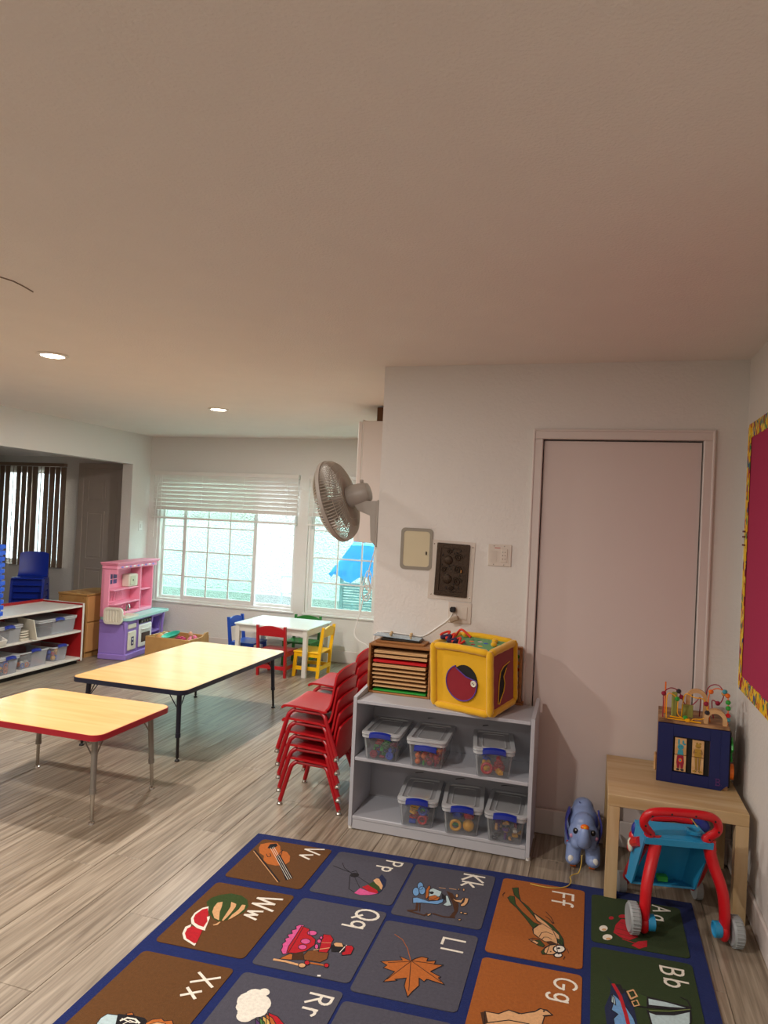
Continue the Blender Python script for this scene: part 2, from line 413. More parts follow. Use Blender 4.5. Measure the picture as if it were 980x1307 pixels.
window('window_3', -7.40, -6.36, .80, 2.02, [(-7.37, -6.88, YV+.035, [], [], .03), (-6.88, -6.39, YV+.085, [], [], .03)])

# outside: pale stucco neighbour wall, paving ---------------------------------
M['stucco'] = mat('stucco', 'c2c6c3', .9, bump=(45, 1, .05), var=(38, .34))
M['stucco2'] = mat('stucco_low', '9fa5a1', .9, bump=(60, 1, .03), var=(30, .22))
b = B().box(-10, 1.5, 8.95, 9.15, -.15, 2.35)
W('wall_outside', b, M['stucco'])
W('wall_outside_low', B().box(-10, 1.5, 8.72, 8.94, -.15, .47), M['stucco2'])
W('ground_outside', B().box(-10, 1.5, YV+.34, 8.72, -.2, -.13), mat('paving', '8c8e88', .9))

# ceiling lights ----------------------------------------------------------------
M['lens'] = mat('lamp_lens', 'fff6e8', .4, emis=('ffedd6', 14))
M['ringw'] = mat('lamp_ring', 'e8e2d8', .4)
labs = ['round flush ceiling light glowing nearest left of the frame', 'left larger round flush ceiling light glowing white in view', 'round flush ceiling light glowing farther away near the windows',
        'round flush ceiling light at top left edge, seen only as glare', 'round flush ceiling light presumed unseen behind the viewer, right', 'round flush ceiling light presumed unseen behind the viewer, left']
lr = None
for k, (x, y) in enumerate(LAMPS):
    t = thing('recessed_light', labs[k], 'ceiling light', (x, y, ZC), 0, 'round ceiling lights')
    B().lathe([(.062, -.001), (.085, -.001), (.087, -.005), (.083, -.009), (.066, -.010), (.062, -.006)], 32, None, True).build('trim_ring', M['ringw'], t)
    B().lathe([(.062, -.0005), (.062, -.007), (.03, -.0085), (.001, -.009)], 32).build('lens', M['lens'], t)

# blinds ----------------------------------------------------------------------
def mini(x0, x1, label):
    y = YV-.035; t = thing('mini_blind', label, 'blind', ((x0+x1)/2, y, 1.47), 0, 'raised horizontal blinds'); w_ = (x1-x0)/2
    B().box(-w_, w_, -.022, .03, .515, .56, .003).build('headrail', M['slat'], t, smooth=0)
    me = None
    for k in range(9):
        z = .125+.046*k
        if me is None:
            o = B().box(-w_+.01, w_-.01, -.024, .024, -.0014, .0014, .001, T(rx=-1.16)).build('slat', M['slat'], t, smooth=0); me = o.data
        else: o = bpy.data.objects.new('slat', me); C.objects.link(o); o.parent = t
        o.location = (0, 0, z)
    sb = B()
    for k in range(13): sb.box(-w_+.01, w_-.01, -.025, .025, .024+.0058*k, .0265+.0058*k)
    sb.build('folded_slats', M['slat'], t, smooth=0)['kind'] = 'stuff'
    B().box(-w_+.008, w_-.008, -.026, .026, 0, .022, .004).build('bottom_rail', M['slat'], t, smooth=0)
    n = 4 if w_ > .6 else 4
    for k in range(n):
        x = -w_+.13+(2*w_-.26)*k/(n-1)
        B().cyl((x, -.027, .01), (x, -.027, .52), .0018, n=6).cyl((x, .027, .01), (x, .027, .52), .0018, n=6).build('ladder_cord', M['white'], t)
    B().tube([(-w_+.09, -.04, .52), (-w_+.07, -.045, .1), (-w_+.05, -.04, -.22)], .003, 6).build('pull_cord', M['white'], t)
mini(-5.045, -3.17, 'wide white horizontal blind half raised over the left window')
mini(-3.05, -1.44, 'narrower white horizontal blind half raised over the right window behind the fan')
# vertical blind in the side room
M['vslat'] = mat('brown_vane', '8f7b6a', .7)
vt = thing('vertical_blind', 'dark brown vertical blind with bright gaps in the side room', 'blind', (-6.9, YV-.07, 0))
B().box(-.62, .60, -.03, .03, 2.045, 2.085, .004).build('headrail', M['vslat'], vt, smooth=0)
g = [[((-.044+.011*i), .006*cos(pi*(i-4)/8), z) for i in range(9)] for z in (.79, 2.04)]
me = None
for k in range(14):
    if me is None: o = B().sheet(g, .0016).build('vane', M['vslat'], vt); me = o.data
    else: o = bpy.data.objects.new('vane', me); C.objects.link(o); o.parent = vt
    o.location = (-.55+.0865*k, 0, 0); o.rotation_euler = (0, 0, radians(-7+random.uniform(-6, 6)))
    if k in (4, 9): o.rotation_euler = (0, 0, radians(-42))

# wall fittings ------------------------------------------------------------------
Y = YD
RY = T(0, Y, 0, pi/2)   # local (x, z, depth toward the room)
t = thing('access_panel', 'cream painted metal access cover in a rounded frame on the door wall', 'access panel', (-.937, Y, 1.43))
RL = T(0, 0, 0, pi/2)
M['creamp'] = mat('cream_metal', 'cdc2a2', .45); M['greyfr'] = mat('worn_grey_frame', '8d867a', .5, .3)
B().ring(rrect(-.092, .088, -.115, .113, .022), rrect(-.076, .072, -.098, .096, .018), 0, .006, RL).build('frame', M['greyfr'], t)
B().prism(rrect(-.076, .072, -.098, .096, .016), .0005, .004, RL).build('cover', M['creamp'], t)
B().ell((.055, -.006, -.022), (.004, .004, .011), 10).build('latch', M['dark'], t)
# ornate bronze grille
t = thing('ornate_grille', 'dark brown ornate cast metal wall grille with scrolls', 'wall grille', (-.735, Y, 1.326), 0); t.rotation_euler = (0, radians(1.5), 0)
B().ring(rrect(-.125, .117, -.165, .157, .004, 2), rrect(-.09, .09, -.143, .143, .003, 2), 0, .004, RL).build('wall_plate', M['plate'], t)
b = B().prism(rrect(-.089, .089, -.142, .142, .004, 2), 0.0005, .010, RL)
b.ring(rrect(-.089, .089, -.142, .142, .004, 2), rrect(-.066, .066, -.118, .118, .004, 2), .010, .016, RL)
for cx, cz, r in ((-.022, .052, .024), (-.022, -.05, .025)): b.ell((cx, -.012, cz), (r, .008, r), 16)
for cx, cz, r in ((.03, .07, .022), (.03, .005, .02), (.033, -.06, .024), (-.045, 0, .015), (-.02, .098, .014), (.0, -.1, .014)):
    b.tube([(cx+r*(1-k/26)*cos(k*.5), -.014, cz+r*(1-k/26)*sin(k*.5)) for k in range(22)], .0034, 6)
b.build('cast_relief', M['bronze'], t)
b = B(); rr = random.Random(3)
for k in range(60):
    x, z = rr.uniform(-.058, .058), rr.uniform(-.11, .11)
    if (abs(x+.022) < .026 and (abs(z-.052) < .026 or abs(z+.05) < .027)): continue
    b.ell((x, -.0105, z), (.0035, .002, .0045), 6)
b.build('openings', M['dark'], t)['kind'] = 'stuff'
B().box(.05, .056, -.024, -.014, -.012, .006, .002).build('lever', mat('brass_lever', 'd0a060', .3, .7), t)
for sx, sz in ((-.107, .135), (.105, .13), (-.107, -.14), (.105, -.14)): B().ell((sx, -.004, sz), (.004, .003, .004), 8).build('screw', M['chrome'], t)
# double gang switch
t = thing('wall_switch', 'almond double gang wall switch plate left of the closet door', 'light switch', (-.482, Y, 1.42))
B().box(-.062, .062, -.006, 0, -.058, .058, .003).build('cover_plate', M['plate'], t, smooth=0)
b = B()
for k in range(7): b.box(-.046, -.016, -.0085, -.006, -.034+.009*k, -.030+.009*k)
b.build('slide_control', M['plate'], t, smooth=0)
B().box(.006, .04, -.009, -.006, -.036, .036, .002).build('dimmer_switch', M['plate'], t, smooth=0)
for k in range(3):
    for j in range(2): B().ell((.016+.013*j, -.0095, -.018+.018*k), (.0028, .0015, .0028), 8).build('button', mat('switch_button', '8a7f74', .5) if k+j == 0 else bpy.data.materials['switch_button'], t)
for sx in (-.031, .023):
    for sz in (-.049, .049): B().ell((sx, -.006, sz), (.003, .0015, .003), 8).build('screw', M['greym'], t)
B().box(-.028, .002, -.0068, -.006, .038, .041).build('red_mark', M['redk'], t, smooth=0)
# outlet
t = thing('wall_outlet', 'almond double gang outlet plate above the yellow soft cube', 'outlet', (-.683, Y, 1.098))
B().box(-.064, .064, -.006, 0, -.057, .057, .003).build('cover_plate', M['plate'], t, smooth=0)
B().box(.008, .042, -.009, -.006, -.034, .034, .002).build('rocker_switch', M['plate'], t, smooth=0)
B().box(-.05, -.016, -.008, -.006, -.034, .034, .002).build('socket', M['plate'], t, smooth=0)
t = thing('wall_plug', 'black plug with white cable in the outlet above the cube', 'plug', (-.717, Y-.008, 1.115))
B().box(-.016, .016, -.026, 0, -.014, .014, .006).build('plug_body', M['black'], t)
B().box(-.03, .02, -.05, -.02, -.062, -.036, .006, T(ry=-.4)).build('adapter', mat('tan_adapter', '9b8873', .6), t)
# far light switch
t = thing('wall_switch', 'small white light switch beside the left window', 'light switch', (XL, 7.03, 1.37))
B().box(0, .006, -.035, .035, -.058, .058, .003).build('cover_plate', M['white'], t, smooth=0)
B().box(.006, .012, -.012, .012, -.022, .022, .002).build('toggle', M['white'], t, smooth=0)

# bulletin board on the right wall
t = thing('bulletin_board', 'magenta bulletin board with a yellow patterned paper border', 'bulletin board', (XR-.002, 2.70, 1.49))
M['magenta'] = mat('magenta_felt', 'b02a55', .95, var=(200, .04), bump=(300, .2, .002))
B().box(-.012, 0, -.90, .90, -.60, .60, .002).build('felt_panel', M['magenta'], t, smooth=0)
def pattern():
    m = mat('border_paper', 'f2c200', .6); nt = m.node_tree; N = nt.nodes.new; L = nt.links.new; p = nt.nodes['Principled BSDF']
    tc = N('ShaderNodeTexCoord'); mp = N('ShaderNodeMapping'); mp.inputs['Scale'].default_value = (1, 1, .55); mp.inputs['Rotation'].default_value = (.5, 0, 0); L(tc.outputs['Object'], mp.inputs[0])
    v = N('ShaderNodeTexVoronoi'); v.inputs['Scale'].default_value = 62; v.distance = 'CHEBYCHEV'; L(mp.outputs[0], v.inputs['Vector'])
    sx = N('ShaderNodeSeparateColor'); L(v.outputs['Color'], sx.inputs[0])
    r = N('ShaderNodeValToRGB'); r.color_ramp.interpolation = 'CONSTANT'; e = r.color_ramp.elements
    e[0].position = 0; e[0].color = lin('f2c200'); e[1].position = .42; e[1].color = lin('b8301c')
    for p_, c_ in ((.56, 'f2d84a'), (.68, '35508c'), (.78, '3f8a4a'), (.86, 'f2c200'), (.94, '8c1a3c')):
        q = e.new(p_); q.color = lin(c_)
    L(sx.outputs[0], r.inputs[0]); L(r.outputs[0], p.inputs['Base Color']); return m
M['border'] = pattern()
n_ = 40
def scal(L0, L1, w0):  # wavy-edged paper strip between a straight outer edge and a scalloped inner edge
    return [(L0+(L1-L0)*i/n_, 0) for i in range(n_+1)]+[(L1-(L1-L0)*i/n_, w0+.006*abs(sin(i*pi/2.5))) for i in range(n_+1)]
RV = Matrix(((0, 0, -1, 0), (1, 0, 0, 0), (0, 1, 0, 0), (0, 0, 0, 1)))   # (y, z) outline, thickness toward the room
B().prism([(a, -.615+w_) for a, w_ in scal(-.915, .915, .062)], .012, .0145, RV).build('border_strip', M['border'], t, smooth=0)
B().prism([(a, .615-w_) for a, w_ in scal(-.915, .915, .062)], .012, .0145, RV).build('border_strip', M['border'], t, smooth=0)
B().prism([(.915-w_, a) for a, w_ in scal(-.6, .6, .056)], .0148, .017, RV).build('border_strip', M['border'], t, smooth=0)
B().prism([(-.915+w_, a) for a, w_ in scal(-.6, .6, .056)], .0148, .017, RV).build('border_strip', M['border'], t, smooth=0)
for z in (.115, .09, .052): B().box(-.022, -.017, .885, .93, z-.004, z+.004).build('staple_tab', mat('maroon_tab', '5e1024', .5) if z == .115 else bpy.data.materials['maroon_tab'], t, smooth=0)
# ================================================================ FURNITURE
# --- activity tables ---------------------------------------------------------
def act_table(label, x0, x1, y0, y1, zt, edge, legm, name='activity_table', rz=0, legs=None, foot=M['chrome'], rc=.06):
    cx, cy = (x0+x1)/2, (y0+y1)/2; t = thing(name, label, 'table', (cx, cy, 0), rz); a, b_ = (x1-x0)/2, (y1-y0)/2
    P = rrect(-a, a, -b_, b_, rc, 6); P2 = rrect(-a+.004, a-.004, -b_+.004, b_-.004, rc-.004, 6)
    top = B().prism(P2, zt-.030, zt).build('tabletop', M['maple'], t)
    B().ring(P, P2, zt-.031, zt-.0015).build('edge_band', edge, t)
    for sx in (-1, 1):
        for sy in (-1, 1):
            X, Yy = sx*(a-.085), sy*(b_-.085); fx, fy = sx*(a-.065), sy*(b_-.065)
            def at(f): return (X+(fx-X)*f, Yy+(fy-Yy)*f, (zt-.031)*(1-f))
            g = B().cyl(at(0), at(.62), .0165, .0145, 14).cyl(at(.60), at(.66), .017, .017, 14)
            g.box(X-.05, X+.05, Yy-.05, Yy+.05, zt-.036, zt-.031)
            lo = g.build('leg', legm, t)
            B().cyl(at(.6), at(.955), .0105, .0095, 12).build('inner_tube', M['chrome'] if legm != M['navy2'] else M['black'], lo)
            B().cyl(at(.955), (fx, fy, .010), .006, .006, 8).lathe([(.006, .014), (.015, .008), (.017, 0), (.001, 0)], 14, T(fx, fy, 0)).build('glide', foot, lo)
            for dx, dy in ((-sx, 0), (0, -sy)):
                B().cyl(at(.28), (X+dx*.085, Yy+dy*.085, zt-.033), .0035, n=6).build('brace', legm, lo)
    return t
M['navy2'] = mat('navy_leg_metal', '14172a', .35)
act_table('low maple-topped table with dark red edge and grey metal legs, nearest the viewer', -3.205, -2.275, 2.875, 3.50, .46, M['rededge'], M['greym'])
act_table('long maple-topped table with dark navy edge and legs behind the red-edged table', -3.25, -2.395, 3.80, 5.30, .46, M['navy'], M['navy2'], foot=M['black'])
# --- white play table and four wooden chairs ----------------------------------
t = thing('play_table', 'small white square-legged play table below the windows', 'table', (-3.025, 6.60, 0))
a, b_ = .40, .315
B().box(-a, a, -b_, b_, .46, .48, .006).build('tabletop', mat('white_table_paint', 'dfe6e2', .22), t, smooth=0)
M['wpaint'] = mat('white_leg_paint', 'd6d4cc', .4)
B().box(-a+.03, a-.03, -b_+.02, -b_+.036, .40, .46).box(-a+.03, a-.03, b_-.036, b_-.02, .40, .46).box(-a+.02, -a+.036, -b_+.03, b_-.03, .40, .46).box(a-.036, a-.02, -b_+.03, b_-.03, .40, .46).build('apron', M['wpaint'], t, smooth=0)
for sx in (-1, 1):
    for sy in (-1, 1): B().box(sx*a-sx*.012, sx*a-sx*.055, sy*b_-sy*.01, sy*b_-sy*.05, 0, .46, .003).build('leg', M['wpaint'], t, smooth=0)
def kid_chair(label, col, loc, rz):
    """faces local +y; origin under the seat"""
    t = thing('kids_chair', label, 'chair', loc, rz, 'painted wooden chairs around the white play table')
    w_ = .145; m_ = mat('chair_paint_'+label.split()[0], col, .32)
    for s_ in (-1, 1):
        B().prism([(-.135, 0), (-.105, 0), (-.118, .24), (-.150, .50), (-.178, .50), (-.150, .24)], -.011, .011, T(s_*w_, 0, 0) @ Matrix(((0, 0, 1, 0), (1, 0, 0, 0), (0, 1, 0, 0), (0, 0, 0, 1)))).build('rear_leg', m_, t, smooth=0)
        B().prism([(.145, 0), (.115, 0), (.095, .235), (.13, .235)], -.011, .011, T(s_*w_, 0, 0) @ Matrix(((0, 0, 1, 0), (1, 0, 0, 0), (0, 1, 0, 0), (0, 0, 0, 1)))).build('front_leg', m_, t, smooth=0)
        B().box(s_*w_-.008, s_*w_+.008, -.11, .115, .07, .105).box(s_*w_-.008, s_*w_+.008, -.12, .10, .20, .235).build('side_rail', m_, t, smooth=0)
    B().box(-w_-.014, w_+.014, -.135, .14, .236, .252, .005).build('seat', m_, t, smooth=0)
    top = [(-w_+.008, .40), (w_-.008, .40)]+[(w_-.008-(2*w_-.016)*i/12, .475+.028*sin(pi*i/12)) for i in range(13)]
    B().prism(top, -.007, .007, T(0, -.108, 0) @ Euler((pi/2+.118, 0, 0)).to_matrix().to_4x4()).build('backrest', m_, t)
    B().box(-w_, w_, -.14, -.125, .075, .11).build('stretcher', m_, t, smooth=0)
    return t
kid_chair('red painted wooden chair with back to the viewer at the play table', 'b01420', (-2.965, 6.345, 0), 0)
kid_chair('yellow painted wooden chair at the right end of the play table', 'f2b90a', (-2.655, 6.50, 0), pi/2)
kid_chair('blue painted wooden chair at the left end of the play table', '1748a8', (-3.42, 6.60, 0), -pi/2)
kid_chair('green painted wooden chair on the far side of the play table', '1f7a2a', (-2.95, 6.89, 0), pi)
# --- stacking chairs -----------------------------------------------------------
def stack_chair(label, mat_s, mat_l, w_=.165, group=None, name='stacking_chair'):
    """faces local +x ... shell of one curved sheet, four splayed tube legs; seat height .25"""
    t = thing(name, label, 'chair', (0, 0, 0), 0, group)
    prof = [(.175, .235), (.165, .248), (.13, .252), (.05, .249), (-.04, .244), (-.09, .248), (-.118, .268), (-.132, .30), (-.142, .36), (-.152, .43), (-.160, .485)]
    pr_ = catmull([(x, 0, z) for x, z in prof], 2); g = []; n = 12; L_ = len(pr_)
    for i, p in enumerate(pr_):
        f = i/(L_-1); hw = w_*(1 if f < .45 else 1-.10*((f-.45)/.55)**2)
        if f > .86: hw *= 1
        row = []
        for j in range(n+1):
            u = -1+2*j/n; c = .012*u*u if f < .45 else .022*u*u
            zt = p.z
            if f > .9: zt = p.z-.028*(abs(u)**3)*((f-.9)/.1)
            row.append((p.x+(c if f > .5 else 0), u*hw, zt+(c*.5 if f < .45 else 0)))
        g.append(row)
    B().sheet(g, .011).build('shell', mat_s, t, smooth=60)
    for s_ in (-1, 1):
        for front in (1, 0):
            if front: P = [(.10, s_*.135, .238), (.125, s_*.150, .222), (.14, s_*.158, .19), (.185, s_*.172, .02)]
            else: P = [(-.045, s_*.135, .236), (-.075, s_*.150, .218), (-.09, s_*.158, .19), (-.160, s_*.172, .02)]
            l_ = B().tube(catmull(P, 4), .0122, 10).build('leg', mat_l, t)
            B().lathe([(.0115, .028), (.0115, .014), (.016, .008), (.0165, 0), (.001, 0)], 12, T(P[-1][0], P[-1][1], 0)).build('glide', M['chrome'], l_)
        B().tube([(.12, s_*.140, .231), (-.065, s_*.140, .228)], .0095, 8).build('side_rail', mat_l, t)
    B().tube([(.0, -.14, .229), (.0, .14, .229)], .008, 8).build('cross_bar', mat_l, t)
    return t
ordn = ['bottom', 'second', 'third', 'fourth', 'top']
proto = stack_chair('x', M['redk'], M['redmet'], group='red stacking chairs')
first = True
for sname, bx, by, rz in (('front stack beside the grey bookcase', -1.405, 3.695, pi), ('rear, partly hidden stack', -1.47, 4.22, pi)):
    for k in range(5):
        pos = {0: 'bottom', 1: 'second from bottom', 2: 'middle', 3: 'second from top', 4: 'topmost'}[k]
        lab = f'red plastic stacking chair, {pos} of the {sname}'
        loc = (bx-.007*k, by, .0705*k)
        if first: proto.location = loc; proto.rotation_euler = (0, 0, rz); proto['label'] = lab; first = False
        else: dup(proto, loc, rz, lab)
# blue plastic chairs in the side room
def blue_chair(label):
    t = thing('blue_chair', label, 'chair', (0, 0, 0), 0, 'blue plastic chairs stacked in the side room'); m_ = M['blueP']
    prof = [(.17, .25), (.15, .262), (.02, .255), (-.10, .258), (-.135, .29), (-.155, .40), (-.185, .53)]
    pr_ = catmull([(x, 0, z) for x, z in prof], 2); n = 10; g = []
    for i, p in enumerate(pr_):
        f = i/(len(pr_)-1); row = []
        for j in range(n+1):
            u = -1+2*j/n; row.append((p.x+(.02*u*u if f > .5 else 0), u*.155*(1-.05*f), p.z-(.02*abs(u)**4 if f > .95 else 0)))
        g.append(row)
    B().sheet(g, .012).build('shell', m_, t, smooth=60)
    for s_ in (-1, 1):
        RR = T(0, s_*.155, 0) @ Matrix(((1, 0, 0, 0), (0, 0, 1, 0), (0, 1, 0, 0), (0, 0, 0, 1)))
        B().prism([(.19, 0), (.14, 0), (.08, .19), (-.06, .19), (-.14, 0), (-.20, 0), (-.12, .25), (.14, .25)], -.012, .012, RR).build('side_legs', m_, t, smooth=0)
    B().box(.125, .14, -.15, .15, .19, .25).build('front_panel', m_, t, smooth=0)
    return t
bp_ = blue_chair('x'); K = 8
for k in range(K):
    pos = ['bottom', 'second', 'third', 'fourth', 'fifth', 'sixth', 'seventh', 'topmost'][k]
    lab = f'blue plastic chair in the side room stack, {pos} counting up from the floor' if k < K-1 else 'blue plastic chair topmost of the side room stack'
    loc = (-6.02+.012*k, 6.35-.014*k, .072*k)
    if k == 0: bp_.location = loc; bp_.rotation_euler = (0, 0, -1.0); bp_['label'] = lab
    else: dup(bp_, loc, -1.0, lab)
# --- low white shelf with red inside, in the opening -----------------------------
SX0, SX1, SY0, SY1, SZ = -5.36, -4.862, 3.62, 5.835, .60
t = thing('toy_shelf', 'long low white two-tier shelf with red inner panels, under the wide opening', 'shelf', ((SX0+SX1)/2, (SY0+SY1)/2, 0))
hx, hy = (SX1-SX0)/2, (SY1-SY0)/2
B().box(-hx, hx, -hy+.02, hy-.02, SZ-.035, SZ-.015, .003).build('top', M['wht'], t, smooth=0)
for s_ in (-1, 1):
    e = B().box(-hx, hx, s_*hy-s_*.02, s_*hy, .03, SZ, .003).build('side_panel', M['redpanel'], t, smooth=0)
    B().box(hx, hx+.008, s_*hy-s_*.022, s_*hy+s_*.001, .03, SZ+.001, .003).box(-hx, hx+.008, s_*hy-s_*.022, s_*hy+s_*.001, SZ, SZ+.004, .002).build('edge_band', M['wht'], e, smooth=0)
B().box(-hx, -hx+.01, -hy, hy, .03, SZ+.01).build('back_panel', M['redpanel'], t, smooth=0)
B().box(-hx+.01, hx-.003, -hy+.02, hy-.02, .315, .335, .003).build('shelf_board', M['wht'], t, smooth=0)
B().box(-hx+.01, hx, -hy+.02, hy-.02, .045, .067, .003).build('shelf_board', M['wht'], t, smooth=0)
B().box(-hx+.03, hx-.04, -hy+.02, hy-.02, 0, .045).build('plinth', M['dark'], t, smooth=0)
# --- pine storage cabinet ---------------------------------------------------------
t = thing('storage_cabinet', 'light pine storage cabinet between the white shelf and the play kitchen', 'cabinet', (-5.185, 6.26, 0))
B().box(-.185, .175, -.21, .36, .05, .64, .004).box(-.18, .165, -.20, .35, 0, .05).build('body', M['pine'], t, smooth=0)
B().box(-.19, .185, -.215, .365, .64, .66, .004).build('top', M['pine'], t, smooth=0)
B().box(.175, .186, -.20, .35, .37, .635, .004).build('back_board', mat('orange_pine', 'cf9a62', .5), t, smooth=0)
B().box(.175, .186, -.20, .35, .06, .355, .004).build('back_board', bpy.data.materials['orange_pine'], t, smooth=0)
for x in (-.14, .13): B().ell((x, -.213, .62), (.006, .003, .006), 8).build('screw_cap', M['oak'], t)
# --- upper cabinet on the nook wall, box on top -------------------------------------
t = thing('wall_cabinet', 'tall white wall cabinet behind the fan, seen from its side', 'cabinet', (-1.44, 5.45, 1.40))
B().box(-.275, .27, -.45, .45, 0, .92, .003).build('body', M['trim'], t, smooth=0)
for k, (a, b_) in enumerate(((-.45, -.002), (.002, .45))):
    d_ = B().box(-.315, -.28, a, b_, .0, .915, .005).build('door', M['trim'], t, smooth=0)
    B().box(-.32, -.314, a+.06, b_-.06, .07, .84, .004).build('raised_panel', M['trim'], d_, smooth=0)
B().box(-.281, -.274, -.45, .45, .0, .93, .0).build('face_frame', M['wall'], t, smooth=0)
tag(B().box(-.178, .18, -.13, .13, 0, .106, .004).build('cardboard_box', M['brownbox'], None, 0, (-1.44, 5.15, 2.321)), 'dark brown box lying on top of the white wall cabinet', 'box')
# --- grey shelf -----------------------------------------------------------------------
GX0, GX1, GY0, GY1 = -1.145, -.236, 3.387, 3.690
t = thing('toy_shelf', 'pale grey two-tier bookcase against the wall left of the closet door', 'shelf', ((GX0+GX1)/2, (GY0+GY1)/2, 0)); hx, hy = (GX1-GX0)/2, (GY1-GY0)/2
for s_ in (-1, 1):
    SP = Matrix(((0, 0, 1, 0), (1, 0, 0, 0), (0, 1, 0, 0), (0, 0, 0, 1)))
    B().prism([(-hy, .018), (hy, .018), (hy, .70), (hy-.02, .70), (-hy, .672)], 0, .018, T(s_*hx-(.018 if s_ > 0 else 0), 0, 0) @ SP).build('side_panel', M['shelf'], t, smooth=0)
    for yy in (-hy+.02, hy-.03): B().lathe([(.010, .018), (.012, .010), (.012, 0), (.001, 0)], 12, T(s_*(hx-.009), yy, 0)).build('foot', M['white'], t)
x = hx-.0185
B().box(-x, x, -hy+.002, hy, .640, .657, .002).build('top', M['shelf'], t, smooth=0)
B().box(-x, x, -hy+.002, hy-.008, .350, .368, .003).build('shelf_board', M['shelf'], t, smooth=0)
B().box(-x, x, -hy+.002, hy-.008, .052, .070, .003).build('shelf_board', M['shelf'], t, smooth=0)
B().box(-x, x, -hy+.006, -hy+.022, .004, .051, .002).build('kick_board', M['shelf'], t, smooth=0)
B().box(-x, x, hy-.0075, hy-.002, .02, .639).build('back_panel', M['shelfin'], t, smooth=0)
# --- bins with toys --------------------------------------------------------------------
PAL = {'r': 'cc1822', 'y': 'f5b000', 'b': '1a4cc0', 'g': '2fa03c', 'o': 'ee7420', 'p': '5b2a78', 'w': 'd8d2c4', 'k': '2a2a34', 'm': '96183a', 't': '3f9db0', 'n': 'd9a060', 'c': '6f88c8', 'q': 'd24a78'}
TM = {k: mat('toy_colour_'+k, v, .35) for k, v in PAL.items()}
def shape(kind, s_):
    b = B()
    if kind == 'ball': b.ell((0, 0, s_), s_, 12)
    elif kind == 'ring': b.tube([(s_*.8*cos(a), s_*.8*sin(a), .004+s_*.2) for a in [2*pi*i/16 for i in range(16)]], s_*.26, 6, True)
    elif kind == 'brick':
        b.box(-s_, s_, -s_*.6, s_*.6, 0, s_*.9, .002)
        for x in (-.5, .5): b.cyl((x*s_, 0, s_*.9), (x*s_, 0, s_*1.15), s_*.3, n=8)
    elif kind == 'gear': b.lathe([(s_*.4, 0), (s_, 0), (s_, s_*.7), (s_*.6, s_*.7), (s_*.5, s_*.45), (.001, s_*.45)], 14)
    elif kind == 'banana': b.tube([(s_*1.5*cos(a), s_*1.5*sin(a), s_*.5) for a in [-.9+.3*i for i in range(7)]], [s_*.12, s_*.4, s_*.5, s_*.5, s_*.5, s_*.4, s_*.12], 8)
    elif kind == 'tile': b.box(-s_, s_, -s_*.3, s_*.3, 0, s_*.9, .003)
    elif kind == 'car':
        b.box(-s_*1.4, s_*1.4, -s_*.5, s_*.5, s_*.2, s_*.8, s_*.15).box(-s_*.7, s_*.6, -s_*.45, s_*.45, s_*.8, s_*1.3, s_*.15)
        for x in (-.8, .8): b.cyl((x*s_, -s_*.55, s_*.3), (x*s_, s_*.55, s_*.3), s_*.3, n=10)
    elif kind == 'peg': b.lathe([(s_*.5, 0), (s_*.5, s_*1.3), (s_*.3, s_*1.35), (s_*.45, s_*1.8), (s_*.2, s_*2.1)], 10)
    return b
SH = {}
def toy(kind, s_, col, loc, rot, label, cat, group):
    k = (kind, round(s_, 3), col)
    if k not in SH: SH[k] = shape(kind, s_).build('toy_'+kind, TM[col], None, 40, loc, rot).data; o = [x for x in bpy.data.objects if x.data == SH[k]][0]
    else: o = bpy.data.objects.new('toy_'+kind, SH[k]); C.objects.link(o); o.location = loc; o.rotation_euler = rot
    return tag(o, label, cat, group)
CN = {'r': 'red', 'y': 'yellow', 'b': 'blue', 'g': 'green', 'o': 'orange', 'p': 'purple', 'w': 'white', 'k': 'black', 'm': 'dark red', 't': 'teal', 'n': 'tan', 'c': 'pale blue', 'q': 'pink'}
KN = {'ball': 'ball', 'ring': 'ring', 'brick': 'block', 'gear': 'gear', 'banana': 'banana', 'tile': 'tile', 'car': 'car', 'peg': 'peg'}
